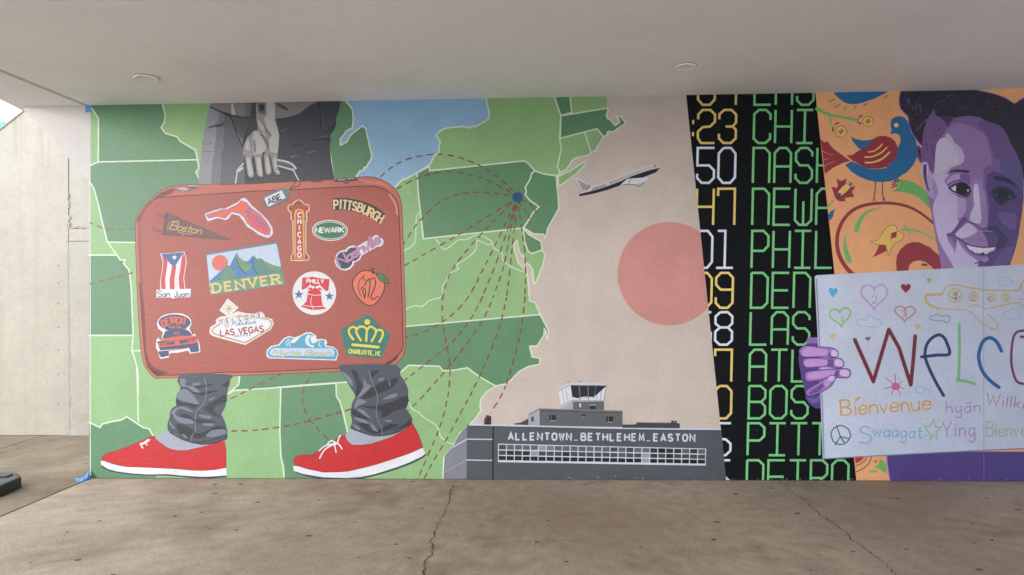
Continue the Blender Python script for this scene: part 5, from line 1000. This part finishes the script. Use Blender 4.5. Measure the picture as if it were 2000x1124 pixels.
part('painted_scroll', None, 'dark red scroll curving under the bird'); F(*T_); line(FR, 7, [(345, 1060), (290, 1010), (230, 925), (190, 830), (177, 720), (195, 610), (250, 500), (345, 408), (480, 358), (660, 342), (800, 355), (920, 392), (1030, 455), (1160, 560)], sm=5, k=KR, taper=lambda t: 1.25-.6*t)
part('painted_scroll', None, 'thick dark red arch above the sign'); F(*T_); fill(FR, [(776, 1050), (766, 940), (775, 870), (810, 805), (870, 752), (930, 732), (1000, 735), (1100, 782), (1190, 860), (1290, 980), (1330, 1060), (1180, 1060), (1130, 985), (1060, 930), (1000, 915), (940, 925), (900, 960), (880, 1050)], k=KR); fill((56, 78, 92), [(1015, 965), (1040, 942), (1095, 968), (1050, 968)], 2, k=KR)
part('green_brush_marks'); F(*T_); ts = lambda t: .35+1.3*math.sin(min(1, t*1.25)*math.pi*.8)
line(FG, 9, [(620, 385), (540, 405), (480, 430), (430, 480), (395, 540), (372, 610)], sm=4, k=KR, taper=lambda t: .15+1.0*t); line(FG, 10, [(265, 650), (255, 740), (265, 820), (300, 915)], sm=4, k=KR, taper=lambda t: .2+.95*t)
line(FG, 21, [(770, 165), (900, 185), (1030, 255), (1150, 380)], sm=4, k=KR, taper=lambda t: 1.25-.45*t, rcap=False); line((128, 172, 104), 5, [(830, 608), (960, 618), (1080, 665), (1220, 745)], sm=4, k=KR, taper=lambda t: 1.1-.7*t)
line((140, 170, 104), 3, [(850, 565), (880, 600), (910, 655)], sm=2, k=KR); line((150, 160, 104), 4, [(92, 370), (140, 320)], k=KR)
part('painted_petal'); F(*T_); fill((226, 156, 108), [(740, 225), (790, 200), (828, 155), (790, 105), (815, 160)], k=KR)
for p in ([(725, 185), (770, 165)], [(730, 160), (760, 148)], [(735, 135), (760, 128)], [(755, 112), (775, 125)], [(780, 100), (790, 120)]): line((70, 56, 84), 2.6, p, k=KR)
line((70, 46, 52), 1.1, [(740, 228), (800, 192), (830, 152), (800, 115)], k=KR)
ly = part('painted_lily', None, 'yellow lily with dark red throat inside the scroll'); F(*T_)
fill(FR, [(602, 755), (662, 760), (672, 820), (600, 855), (530, 886), (570, 830)], k=KR); LY = [(515, 722), (560, 720), (600, 690), (650, 612), (700, 568), (745, 563), (772, 585), (778, 622), (830, 640), (845, 668), (830, 705), (760, 745), (722, 790), (700, 862), (680, 820), (662, 765), (600, 760), (550, 745)]
fill(FY, LY, 2, k=KR); line((120, 66, 60), .9, LY, sm=2, closed=True, k=KR); fill(FR, [(720, 640), (776, 624), (770, 682), (712, 700)], k=KR)
part('painted_scroll', None, 'red quarter disc with navy arcs under the sign'); F(*Y_); fill((186, 44, 48), [(608, 860), (720, 860), (690, 905), (655, 935), (618, 948)], k=KR); part('painted_arcs', None, None, 'stuff'); F(*Y_); line((66, 60, 90), 1.7, [(735, 870), (715, 915), (680, 945), (620, 972)], sm=3, k=KR); line((66, 60, 90), 1.8, [(778, 870), (755, 940), (700, 995), (626, 1030)], sm=3, k=KR); fill((176, 50, 42), circ(818, 930, 12, n=10), k=KR)
part('green_brush_marks'); F(*Y_); fill(FG, [(865, 902), (925, 950), (928, 1052), (870, 1015), (808, 982), (850, 950)], k=KR); line(FG, 4, [(765, 1028), (825, 1022)], k=KR); F(*X_)

# ------------------------------------------------------------------ mural: the girl
HR = (40, 36, 52)
KG = 1.25
gl_ = part('painted_girl', None, 'smiling girl painted in shades of purple with her hair in buns'); F(*Y_)
fill((78, 62, 124), [(925, 830), (932, 900), (940, 990), (958, 1085), (970, 1200), (4400, 1200), (4400, 830)], k=KG); line((150, 116, 176), 2, [(928, 862), (936, 960), (955, 1080), (965, 1130)], sm=2, k=KG)
hr = part('hair', gl_, 'dark purple hair with a bun on each side'); F(*U_)
fill(HR, [(62, -30), (52, 60), (35, 130), (40, 200), (58, 245), (100, 292), (132, 320), (140, 390), (160, 470), (200, 545), (240, 600), (285, 650), (300, 900), (900, 1100), (1500, 1000), (1900, 700), (1950, 300), (1700, 100), (1405, 118), (1350, 150), (1300, 185), (1240, 150), (1220, 130), (1100, 85), (960, 45), (880, 35), (860, -30)], k=KG)
line((112, 84, 150), 1.8, [(52, 50), (36, 130), (42, 205), (60, 248), (105, 298), (135, 330), (142, 400), (165, 475), (210, 555), (270, 635)], sm=2, k=KG); line((112, 84, 150), 1.6, [(900, 38), (1000, 62), (1100, 85), (1215, 130), (1300, 185), (1350, 152), (1405, 122)], sm=2, k=KG)
for p, w in (([(225, 180), (225, 300)], 3), ([(265, 190), (275, 270)], 5), ([(135, 130), (140, 190)], 5), ([(185, 225), (190, 255)], 2), ([(565, 100), (640, 80)], 2.2), ([(415, 230), (440, 180), (500, 150), (555, 132)], 1.7), ([(230, 480), (290, 400), (350, 350)], 4)): line((74, 62, 98), w, p, sm=2, k=KG)
line((30, 40, 60), 14, [(1250, 300), (1330, 420), (1420, 640)], sm=2, k=KG)
part('hair_curls', gl_, None, 'stuff'); F(*U_)
for _ in range(150):
    if rnd.random() < .5: cx_, cy_ = rnd.uniform(70, 420), rnd.uniform(60, 420)
    else: cx_, cy_ = rnd.uniform(420, 1500), rnd.uniform(60, 300)
    if cy_ > 240 and cx_ < 160 or cy_ > 320 and cx_ > 300: continue
    if cx_ > 1050 and cy_ < 60+(cx_-1000)*.45: continue
    r_ = rnd.uniform(9, 26); a0 = rnd.uniform(0, 6.3); a1 = rnd.uniform(1.6, 3.6)
    line(rnd.choice([(52, 46, 66), (62, 54, 78), (24, 22, 34)]), rnd.uniform(1, 2.2), [(cx_+r_*math.cos(a0+a1*t/4), cy_+r_*math.sin(a0+a1*t/4)) for t in range(5)], sm=2, k=KG)
part('ear', gl_); F(*U_); fill((96, 76, 122), [(225, 650), (250, 640), (290, 690), (290, 830), (270, 840), (235, 780), (218, 700)], k=KG); fill(HR, [(240, 660), (262, 680), (285, 790), (262, 780), (240, 720)], k=KG)
side = part('hair_side', gl_); F(*U_); fill((112, 84, 134), [(415, 240), (380, 300), (340, 360), (320, 430), (300, 500), (285, 640), (270, 730), (285, 830), (350, 850), (400, 960), (430, 1000), (445, 700), (470, 560), (545, 470), (600, 390), (640, 340), (560, 320), (440, 320)], k=KG)
fill((66, 54, 88), [(430, 310), (540, 320), (640, 330), (600, 380), (560, 440), (550, 400), (500, 350)], k=KG); 
for p in ([(440, 500), (480, 460)], [(410, 560), (460, 530)], [(330, 600), (350, 700)], [(430, 420), (420, 520)], [(380, 640), (420, 720)], [(400, 700), (410, 790)], [(330, 460), (320, 560)], [(370, 830), (380, 930)], [(430, 640), (440, 700)], [(305, 590), (320, 640)]): line((84, 62, 106), 3.2, p, k=KG, taper=lambda t: .4+.8*math.sin(t*3))
fc = part('face', gl_); F()
faceL = cv(*U_, [(640, 345), (560, 450), (490, 545), (445, 640), (430, 760), (425, 900), (400, 1000), (340, 1110)])+cv(*V_, [(175, 250), (205, 320), (235, 420), (245, 520), (265, 640), (295, 770), (335, 860), (380, 940), (420, 1000), (480, 1090), (500, 1150), (1080, 1150), (1100, 1060), (1078, 1040), (1110, 980), (1155, 830), (1180, 720), (1195, 600), (1215, 480), (1232, 300), (1235, 150)])+cv(*U_, [(1395, 960), (1380, 880), (1335, 760), (1265, 640), (1225, 540), (1180, 470), (1140, 430), (1060, 400), (980, 370), (920, 335), (820, 318), (720, 325)])
fill((118, 92, 150), faceL, k=KG)
sh = part('face_shade', fc); F(*U_)
fill((140, 112, 164), [(640, 400), (720, 398), (830, 425), (900, 470), (960, 510), (1000, 570), (1020, 680), (1050, 780), (1045, 850), (980, 875), (960, 920), (960, 1000), (955, 1124), (940, 2000), (500, 2000), (340, 1124), (400, 1000), (430, 800), (440, 640), (500, 540), (570, 460)], k=KG)
fill((104, 80, 134), [(900, 360), (1000, 385), (1140, 440), (1220, 540), (1265, 650), (1335, 770), (1330, 850), (1200, 800), (1080, 780), (1060, 700), (1010, 560), (960, 480), (900, 420)], k=KG)
fill((92, 84, 132), [(1130, 780), (1260, 770), (1345, 800), (1385, 900), (1398, 1000), (1398, 1250), (1180, 1250), (1150, 1000)], k=KG)
F(*V_); fill((84, 66, 120), [(830, 60), (900, 30), (1000, 60), (1180, 200), (1232, 300), (1215, 480), (1195, 600), (1180, 720), (1155, 830), (1110, 980), (1080, 1060), (1080, 1150), (760, 1150), (740, 1040), (830, 960), (835, 640), (860, 400), (820, 200)], k=KG)
fill((104, 84, 140), [(940, 480), (1100, 485), (1155, 520), (1145, 660), (1060, 650), (990, 590)], 2, k=KG); fill((62, 58, 96), [(840, 640), (930, 610), (1040, 760), (1010, 860), (930, 900), (850, 870), (850, 760)], k=KG); fill((100, 78, 136), [(1000, 900), (1110, 860), (1100, 980), (1020, 1060), (900, 1060)], 2, k=KG)
lt = part('face_highlight', fc); F(*U_)
fill((186, 172, 202), [(440, 640), (475, 570), (530, 560), (560, 505), (600, 530), (640, 610), (720, 680), (752, 760), (745, 820), (700, 860), (600, 890), (570, 940), (500, 1010), (430, 1040), (395, 1010), (425, 900), (430, 760)], k=KG); fill((196, 186, 212), [(445, 660), (500, 570), (560, 570), (610, 640), (660, 720), (690, 800), (670, 850), (590, 880), (480, 960), (430, 930), (430, 760)], 2, k=KG)
F(*V_); fill((190, 176, 212), [(240, 110), (330, 60), (420, 60), (360, 130), (400, 190), (430, 230), (480, 265), (510, 310), (515, 420), (500, 500), (520, 600), (440, 700), (385, 720), (400, 780), (440, 850), (480, 930), (500, 780), (560, 870), (640, 950), (730, 1010), (725, 1060), (720, 1150), (500, 1150), (420, 1000), (335, 860), (295, 770), (265, 640), (245, 520), (235, 420), (260, 330), (290, 260), (230, 180)], k=KG)
fill((160, 134, 186), [(220, 130), (255, 120), (290, 230), (280, 310), (240, 340), (215, 270)], 2, k=KG); fill((172, 150, 196), [(500, 320), (590, 320), (600, 440), (560, 520), (500, 540), (515, 420)], 2, k=KG)
fill((176, 152, 196), [(450, 70), (520, 50), (540, 70), (530, 110), (460, 130), (400, 170), (385, 130)], k=KG); fill((116, 86, 146), [(535, 60), (640, 60), (650, 170), (600, 140), (540, 120)], k=KG)
part('nose', fc); F(*V_); fill((150, 124, 176), [(650, 140), (700, 110), (760, 150), (810, 260), (830, 400), (840, 600), (820, 650), (760, 650), (690, 600), (620, 570), (660, 440), (680, 300)], k=KG); fill((198, 188, 216), [(690, 170), (730, 180), (745, 280), (755, 400), (770, 540), (750, 600), (700, 595), (640, 560), (660, 470), (690, 400), (680, 280)], 2, k=KG)
line((70, 52, 106), 1.8, [(612, 570), (650, 592), (690, 605), (720, 628), (750, 655), (785, 668), (820, 655), (870, 662), (900, 645)], sm=3, k=KG)
part('smile_line', fc); F(*V_); fill((104, 74, 136), [(605, 530), (560, 535), (500, 620), (440, 700), (395, 708), (385, 735), (420, 750), (450, 745), (500, 690), (560, 620), (610, 565)], k=KG); fill((112, 84, 144), [(440, 745), (500, 770), (478, 860), (470, 800), (445, 770)], k=KG); line((160, 130, 180), 2, [(420, 780), (455, 850), (480, 930)], sm=2, k=KG); line((60, 52, 96), 4, [(905, 630), (980, 700), (1045, 775), (1000, 850), (930, 890)], sm=3, k=KG, taper=lambda t: .4+.8*math.sin(t*3.1))
part('eye', fc, 'dark brown left eye'); F(*V_); fill((56, 44, 80), [(398, 212), (460, 170), (540, 142), (600, 155), (640, 195), (658, 250), (630, 300), (590, 312), (520, 280), (450, 255)], k=KG); fill((216, 206, 228), [(435, 212), (486, 182), (495, 215), (486, 250), (455, 235)], k=KG); fill((24, 24, 38), circ(560, 218, 72, 70, 26), k=KG); fill((226, 220, 236), circ(484, 205, 9, n=8), k=KG); fill((232, 226, 240), circ(620, 238, 9, 14, 8), k=KG)
line((60, 44, 90), 1.5, [(395, 190), (440, 150), (500, 132), (570, 132)], sm=2, k=KG); line((98, 72, 130), 1.5, [(440, 262), (510, 300), (590, 322), (640, 308)], sm=2, k=KG)
part('eye', fc, 'shaded right eye'); F(*V_); fill((44, 44, 72), [(872, 268), (900, 220), (950, 198), (1020, 195), (1090, 225), (1165, 315), (1110, 335), (1060, 350), (990, 405), (930, 370), (905, 310)], 2, k=KG); fill((26, 34, 48), circ(1000, 280, 66, 58, 22), k=KG); fill((84, 82, 116), circ(935, 290, 10, 14, 8), k=KG); fill((84, 92, 112), circ(1080, 312, 14, 10, 8), k=KG)
part('eyebrow', fc); F(*V_); fill((50, 40, 74), [(400, 45), (440, 18), (500, 8), (580, 12), (632, 18), (640, 42), (600, 48), (540, 34), (470, 36)], k=KG); part('eyebrow', fc); F(*V_); fill((42, 46, 76), [(900, 85), (980, 80), (1070, 105), (1130, 155), (1180, 215), (1110, 180), (1030, 140), (930, 130)], k=KG)
mo = part('mouth', fc); F(*V_); fill((150, 120, 172), [(465, 728), (540, 650), (620, 600), (700, 640), (770, 680), (880, 680), (960, 760), (930, 850), (780, 870), (640, 830), (540, 785)], k=KG); fill((196, 180, 208), [(480, 722), (560, 640), (625, 595), (700, 650), (720, 690), (640, 740), (560, 765)], 2, k=KG)
fill((90, 70, 120), [(780, 690), (900, 690), (960, 760), (930, 850), (850, 860), (830, 780)], k=KG)
fill((126, 92, 148), [(590, 830), (700, 850), (800, 868), (935, 858), (915, 910), (830, 950), (740, 955), (670, 925), (620, 880)], k=KG)
part('teeth', fc); F(*V_)
for q in ([(605, 838), (655, 850), (665, 895), (640, 890)], [(660, 850), (715, 860), (720, 925), (675, 905)], [(720, 862), (790, 868), (785, 920), (728, 925)], [(795, 868), (850, 866), (845, 925), (795, 930)], [(855, 866), (920, 858), (900, 895), (852, 910)]): fill((212, 204, 226), q, 2, k=KG)
fill((40, 32, 60), [(755, 925), (800, 918), (800, 940), (765, 945)], k=KG)
part('lip_line', fc); F(*V_); line((62, 48, 92), 2.4, [(465, 732), (540, 780), (600, 822), (680, 848), (780, 862), (860, 860), (935, 852)], sm=3, k=KG); line((80, 60, 112), 2, [(590, 835), (625, 885), (680, 930), (750, 950), (830, 945), (900, 910)], sm=3, k=KG); line((120, 96, 150), 1.3, [(560, 770), (640, 775), (740, 775), (840, 800)], sm=2, k=KG); line((90, 66, 118), 2.4, [(700, 1040), (780, 1010), (850, 990)], sm=2, k=KG)
fill((150, 124, 172), [(760, 990), (830, 965), (850, 1000), (800, 1030)], 2, k=KG)
part('ear', gl_, 'pale outlined ear'); F(*U_); fill((172, 150, 194), [(283, 850), (320, 822), (355, 850), (372, 920), (400, 1000), (400, 1124), (420, 1220), (345, 1180), (312, 1060), (285, 960)], 2, k=KG); fill((74, 56, 112), [(300, 860), (325, 848), (340, 900), (335, 1000), (350, 1080), (372, 1160), (345, 1130), (315, 1030), (300, 950)], k=KG); line((206, 192, 220), 1.4, [(284, 950), (284, 870), (310, 832), (345, 840)], sm=2, k=KG); line((214, 200, 226), 2.4, [(345, 880), (345, 960)], k=KG)

# ------------------------------------------------------------------ mural: the welcome sign
KP = 1.0
hb = part('purple_hand', None, 'purple hand holding the edge of the welcome sign', None); F(*R_f)
fill((84, 62, 130), [(870, 15), (862, 110), (880, 200), (885, 260), (905, 310), (918, 380), (925, 430), (960, 480), (1000, 505), (1048, 515), (1060, 380), (1060, 10)], k=KG); fill((112, 84, 150), [(930, 420), (1000, 430), (1040, 395), (1045, 440), (990, 470)], 2, k=KG)
F(*W_); fill((134, 102, 170), [(150, 795), (165, 782), (262, 783), (275, 895), (150, 870), (142, 830)], k=KG); fill((84, 62, 130), [(150, 850), (270, 850), (275, 895), (150, 870)], k=KG)
sg = part('welcome_sign', None, 'white sign with WELCOME in large coloured hand drawn letters'); F()
SL = (541, 538); fill((206, 214, 234), [(1591, 541), (1594.6, 538), (1800, 527.5), (2000, 517), (2360, 498), (2360, 858), (2000, 877.5), (1921, 881), (1780, 888), (1670, 894), (1606.8, 897.5), (1602.9, 787), (1597, 660)], k=KP)
part('sign_edge', sg); F(); line((132, 142, 172), 2.2, [(1594.5, 545), (1600, 660), (1606, 787), (1609.5, 894)], k=KP); line((132, 142, 168), 2.2, [(1606.8, 896.5), (1670, 893), (1780, 887), (1921, 880), (2000, 876.4), (2360, 857)], k=KP)
line((176, 186, 210), 2.2, [(1921, 521), (1921.5, 880)], k=KP); part('wall_joint', None, 'vertical joint in the wall running through the girl and sign'); F(); line((112, 94, 160), 1.8, [(1921.5, 881), (1922, 955)], k=KG)
F(*R_f)
FL_, FM, FD, FN = (186, 142, 200), (150, 112, 176), (102, 74, 142), (206, 176, 216)
def finger(fr, out_, hi, mid, nail):
    part('finger', hb); F(*fr); fill(FM, out_, 2, k=KG); line((66, 46, 108), 1.5, catm(out_), closed=True, k=KG); fill(FL_, hi, 2, k=KG); fill(FD, mid, k=KG); fill(FN, nail, 2, k=KG)
catm = lambda p: catmull(p, True, 2)
finger(W_, [(58, 930), (90, 890), (150, 872), (260, 885), (390, 893), (450, 908), (485, 940), (490, 985), (450, 1003), (380, 1000), (250, 1000), (110, 1000), (70, 970)], [(90, 935), (150, 892), (280, 905), (370, 925), (370, 975), (250, 985), (110, 990)], [(378, 950), (400, 950), (400, 995), (378, 990)], [(415, 930), (460, 925), (485, 965), (470, 992), (420, 985)])
finger(R_f, [(900, 100), (930, 85), (1000, 84), (1100, 88), (1200, 84), (1235, 100), (1248, 135), (1230, 165), (1180, 168), (1100, 160), (1000, 165), (930, 168), (902, 140)], [(915, 110), (980, 95), (1090, 100), (1110, 130), (1080, 150), (960, 158), (920, 150)], [(1112, 95), (1160, 98), (1155, 158), (1105, 155)], [(1170, 105), (1215, 98), (1240, 130), (1225, 158), (1172, 148)])
finger(R_f, [(915, 225), (935, 200), (1000, 190), (1100, 180), (1200, 174), (1280, 176), (1302, 200), (1300, 235), (1270, 255), (1200, 252), (1100, 262), (1000, 280), (940, 285), (918, 260)], [(940, 225), (1000, 200), (1150, 190), (1175, 215), (1100, 245), (1000, 262), (945, 262)], [(1175, 195), (1205, 190), (1200, 245), (1165, 240)], [(1215, 190), (1270, 185), (1292, 210), (1280, 240), (1218, 232)])
finger(R_f, [(925, 368), (960, 335), (1040, 290), (1100, 250), (1145, 230), (1172, 240), (1172, 270), (1140, 320), (1100, 350), (1040, 380), (980, 400), (935, 402)], [(1080, 275), (1110, 262), (1130, 300), (1090, 330)], [(945, 380), (1060, 300), (1080, 320), (1040, 365), (965, 395)], [(1110, 252), (1150, 233), (1172, 250), (1160, 275), (1130, 285)])
lw = lambda: part('letter', sg)
MR = (122, 40, 56)
lw(); F(); line(MR, 7.4, [(1669.5, 664), (1706, 746)], k=KP); line(MR, 7.4, [(1706, 745), (1736, 644)], k=KP); line(MR, 7.4, [(1736, 644), (1756, 680), (1779, 752)], k=KP); line(MR, 7.4, [(1779, 752), (1784, 700), (1787.5, 657)], k=KP)
lw(); F(); line((38, 62, 116), 6.2, [(1800, 697.5), (1830, 694), (1854, 692), (1850, 672), (1843, 659), (1833, 654.5), (1820, 661), (1810, 674), (1806.5, 693), (1810, 708), (1818, 727), (1829, 749), (1843, 773)], sm=4, k=KP)
lw(); F(); line((138, 200, 142), 6, [(1873.5, 634), (1874, 690), (1872, 742)], sm=2, k=KP); line((138, 200, 142), 6, [(1869, 743), (1887, 745), (1903, 750)], k=KP)
lw(); F(); line((28, 102, 168), 7, [(1956, 686), (1948, 670), (1939, 662), (1930, 660.5), (1919, 669), (1912, 690), (1912.5, 706), (1919, 725.6), (1933, 743), (1951, 757)], sm=4, k=KP)
lw(); F(); line((128, 56, 104), 5, [(1994, 658), (2006, 660), (2020, 668), (2028, 690), (2025, 725), (2012, 748), (1998, 750), (1985, 744), (1977.6, 723), (1975, 700), (1978, 665), (1985, 650), (1998, 646.5), (2010, 650)], sm=4, k=KP)
lw(); F(); line((226, 130, 70), 5.4, [(2052, 752), (2056, 655), (2076, 700), (2098, 652), (2104, 748)], k=KP)
lw(); F(); line((60, 140, 90), 5.4, [(2134, 700), (2170, 696), (2166, 668), (2148, 656), (2132, 680), (2134, 720), (2150, 745), (2174, 738)], sm=4, k=KP)
pl = part('drawn_plane', sg, 'yellow crayon outline of an airliner'); PY = (214, 186, 124)
F(*X_); line(PY, 5, [(370, 345), (280, 352), (200, 350), (175, 375), (182, 430), (230, 478), (330, 520)], sm=3, k=KP); line(PY, 2.6, [(370, 345), (400, 295), (440, 248), (510, 232), (590, 238), (720, 268), (900, 292)], sm=4, k=KP); line(PY, 2.9, [(900, 292), (1100, 300), (1290, 297), (1325, 265), (1345, 215), (1400, 150)], sm=3, k=KP)
line(PY, 2.2, [(330, 520), (500, 530), (690, 540), (780, 625), (860, 690), (930, 735), (990, 770), (1035, 760), (1055, 715), (1020, 665), (930, 590)], sm=3, k=KP); line(PY, 2.4, [(700, 508), (760, 478), (820, 482), (865, 505), (885, 525), (1000, 505), (1130, 475), (1285, 447), (1340, 470), (1380, 500)], sm=3, k=KP); line(PY, 2, [(1310, 412), (1340, 400), (1390, 405)], k=KP)
for a_, b_, r_, r2_ in ((532, 360, 80, 82), (757, 372, 50, 56), (978, 386, 50, 54), (1150, 382, 48, 46)): part('drawn_window', pl); F(*X_); fill((214, 214, 204), circ(a_, b_, r_, r2_, 24), k=KP); line(PY, 2.4, circ(a_, b_, r_, r2_, 24), closed=True, k=KP)
F(*X_); part('drawn_passengers', pl); F(*X_)
for p in ([(540, 375), (540, 425)], [(485, 375), (540, 405), (590, 375)], [(520, 320), (560, 318)], [(515, 345), (540, 368), (565, 345)], [(520, 340), (565, 340)]): line((98, 66, 108), 1.3, p, k=KP)
line((160, 150, 214), 2, circ(968, 398, 22, n=10), closed=True, k=KP); line((170, 160, 216), 2.2, circ(760, 370, 18, n=10), closed=True, k=KP); line((226, 150, 120), 2, [(715, 395), (750, 420), (790, 412)], sm=2, k=KP); line((190, 200, 150), 2, circ(1150, 384, 24, n=10), closed=True, k=KP)
def heart(cx, cy, w, h, rot=0):
    o = []
    for i in range(26):
        t = i*2*math.pi/26; x = 16*math.sin(t)**3/17; y = -(13*math.cos(t)-5*math.cos(2*t)-2*math.cos(3*t)-math.cos(4*t))/15
        x, y = x*w/2, y*h/2; o.append((cx+x*math.cos(rot)-y*math.sin(rot), cy+x*math.sin(rot)+y*math.cos(rot)))
    return o
for (c_, q, a) in (((92, 176, 222), W_, heart(434, 285, 105, 120, .05)), ((150, 44, 48), W_, heart(1232, 240, 116, 112)), ((222, 200, 112), W_, heart(430, 768, 74, 60, -.3)), ((222, 200, 112), W_, heart(1360, 666, 62, 66, -.2)), ((142, 90, 178), W_, heart(815, 798, 64, 56, -.1)), ((140, 200, 132), X_, heart(218, 172, 66, 74)), ((222, 200, 112), X_, heart(78, 740, 68, 68, -.3))): part('drawn_heart', sg); F(*q); fill(c_, a, k=KP)
for (c_, w, q, a, n_, nx_, ny_, nh, nc) in (((200, 164, 216), 3.6, W_, heart(885, 320, 310, 290), '2', 865, 408, 82, (186, 150, 214)), ((150, 206, 134), 3.6, W_, heart(512, 548, 250, 205, -.12), '1', 528, 605, 58, (150, 190, 134)), ((210, 136, 134), 2.8, W_, heart(1222, 512, 240, 175, .04), '3', 1195, 555, 68, (206, 130, 132))):
    part('drawn_heart', sg); F(*q); line(c_, w, a, closed=True, k=KP); F(); glyph(n_, q[0]+nx_/q[2], q[1]+ny_/q[2], nh/q[2], nc, 2, 0, 1, cap=True, k=KP)
def cloud(q, pts, c_=(160, 196, 232), w=2): part('drawn_cloud', sg); F(*q); line(c_, w, pts, sm=4, closed=True, k=KP)
cloud(W_, [(715, 650), (705, 600), (740, 582), (795, 600), (805, 560), (850, 542), (885, 580), (930, 585), (965, 620), (940, 662), (840, 668)]); cloud(X_, [(240, 650), (228, 615), (270, 605), (310, 590), (340, 610), (390, 605), (440, 605), (470, 630), (465, 670), (430, 690), (390, 668), (320, 670)], (118, 176, 206)); cloud(X_, [(1070, 210), (1060, 160), (1110, 150), (1160, 138), (1200, 165), (1240, 200), (1180, 240), (1110, 235)], (168, 200, 232)); cloud(X_, [(1135, 620), (1130, 570), (1180, 550), (1230, 510), (1290, 545), (1335, 590), (1330, 645), (1240, 655)], (168, 200, 232)); cloud(Z_, [(40, 290), (60, 260), (110, 262), (160, 290), (165, 335), (120, 335), (70, 315)], (164, 200, 234)); cloud(Y_, [(1215, 200), (1250, 175), (1300, 190), (1300, 240), (1250, 250), (1225, 225)], (164, 200, 234))
part('drawn_starburst', sg, 'pink starburst under the W'); F(*Y_); fill((206, 112, 150), circ(1018, 180, 44, 38, 16), k=KP)
for p in ([(1015, 150), (1012, 52)], [(990, 150), (918, 92)], [(980, 185), (905, 202)], [(995, 210), (978, 262)], [(1040, 210), (1068, 268)], [(1055, 190), (1104, 202)], [(1050, 155), (1078, 130)]): line((206, 112, 150), 1.9, p, k=KP)
part('peace_sign', sg, 'dark green peace sign'); F(*Y_); line((62, 96, 96), 2.3, [(x+(6 if i % 5 == 0 else 0), y) for i, (x, y) in enumerate(circ(468, 665, 95, 94, 22))], sm=2, closed=True, k=KP)
for p in ([(428, 570), (466, 680), (505, 742)], [(466, 680), (412, 766)], [(470, 680), (548, 700)], [(505, 740), (475, 690)]): line((62, 96, 96), 2.2, p, k=KP)
part('drawn_star', sg); F(*Z_); line((152, 198, 150), 2.4, [(120, 625), (175, 622), (202, 555), (222, 628), (275, 632), (225, 670), (238, 735), (195, 700), (175, 752), (165, 690)], closed=True, k=KP)
for x, y in ((148, 550), (250, 562), (130, 710), (238, 735)): fill((140, 160, 170), circ(x, y, 7, n=6), k=KP)
F(); e = ('letter', sg)
YO = (222, 174, 96)
lw(); F(*Y_); line(YO, 4, [(465, 318), (475, 465)], k=KP); line(YO, 3.6, [(460, 325), (520, 312), (560, 340), (540, 380), (475, 390)], sm=3, k=KP); line(YO, 3.6, [(475, 390), (545, 395), (575, 425), (550, 462), (475, 465)], sm=3, k=KP); F()
text('ienvenue', 1671, 810, 30, YO, 3.2, R(-4), 1.15, gap=.2, total=147, each=e, jit=.04, cap=True, k=KP); part('letter_dot', sg); F(); line(YO, 5.5, [(1672, 781), (1678, 778)], k=KP)
SWB = (130, 184, 220)
lw(); F(*Y_); line(SWB, 2.6, [(765, 600), (730, 580), (680, 588), (665, 620), (700, 645), (760, 670), (772, 710), (740, 742), (690, 745), (658, 735)], sm=4, k=KP); F(); text('waagat', 1704.5, 853, 24, SWB, 2.3, R(2.5), 1.0, gap=.24, total=96, each=e, jit=.05, cap=True, k=KP)
LV = (178, 150, 204); text('hyan', 1848, 807, 23, LV, 2.3, R(-1), 1.1, gap=.3, total=66, each=e, jit=.04, cap=True, k=KP); part('accent', sg); F(); line(LV, 2.2, [(1886, 788), (1896, 787)], k=KP)
text('Ying', 1841, 854, 29, LV, 2.5, R(-1), .9, gap=.3, total=63, each=e, jit=.03, cap=True, k=KP)
text('Willkommen', 1926, 790, 22, (184, 122, 136), 2.0, R(7), 1.0, gap=.28, total=170, each=e, jit=.04, cap=True, k=KP); text('Bienve', 1926, 851, 27, (156, 196, 160), 2.3, R(1), .9, gap=.25, total=78, each=e, jit=.03, cap=True, k=KP)
part('paint_chips', None, None, 'stuff'); F()
for cc_, n_ in (((176, 172, 164), 110), ((84, 76, 66), 90)):
    ps_ = []
    for _ in range(n_):
        x = rnd.uniform(180, 2300); y = 937.5-abs(rnd.gauss(0, 2.2)); a = rnd.uniform(.6, 2.6); b = rnd.uniform(.3, .9)
        ps_.append([(x-a, y), (x, y-b), (x+a, y+b*.2), (x+a*.2, y+b)])
    CUR.add(ps_, paint(cc_, .9, .75))
ps_ = []
for _ in range(60):
    x = rnd.uniform(180, 2300); y = rnd.uniform(820, 930); a = rnd.uniform(1, 4)
    ps_.append([(x, y), (x+a, y-a*.3), (x+a+.4, y-a*.3+.5), (x+.3, y+.6)])
CUR.add(ps_, paint((120, 122, 116), .9, .75))
for p_ in ALL: p_.build()
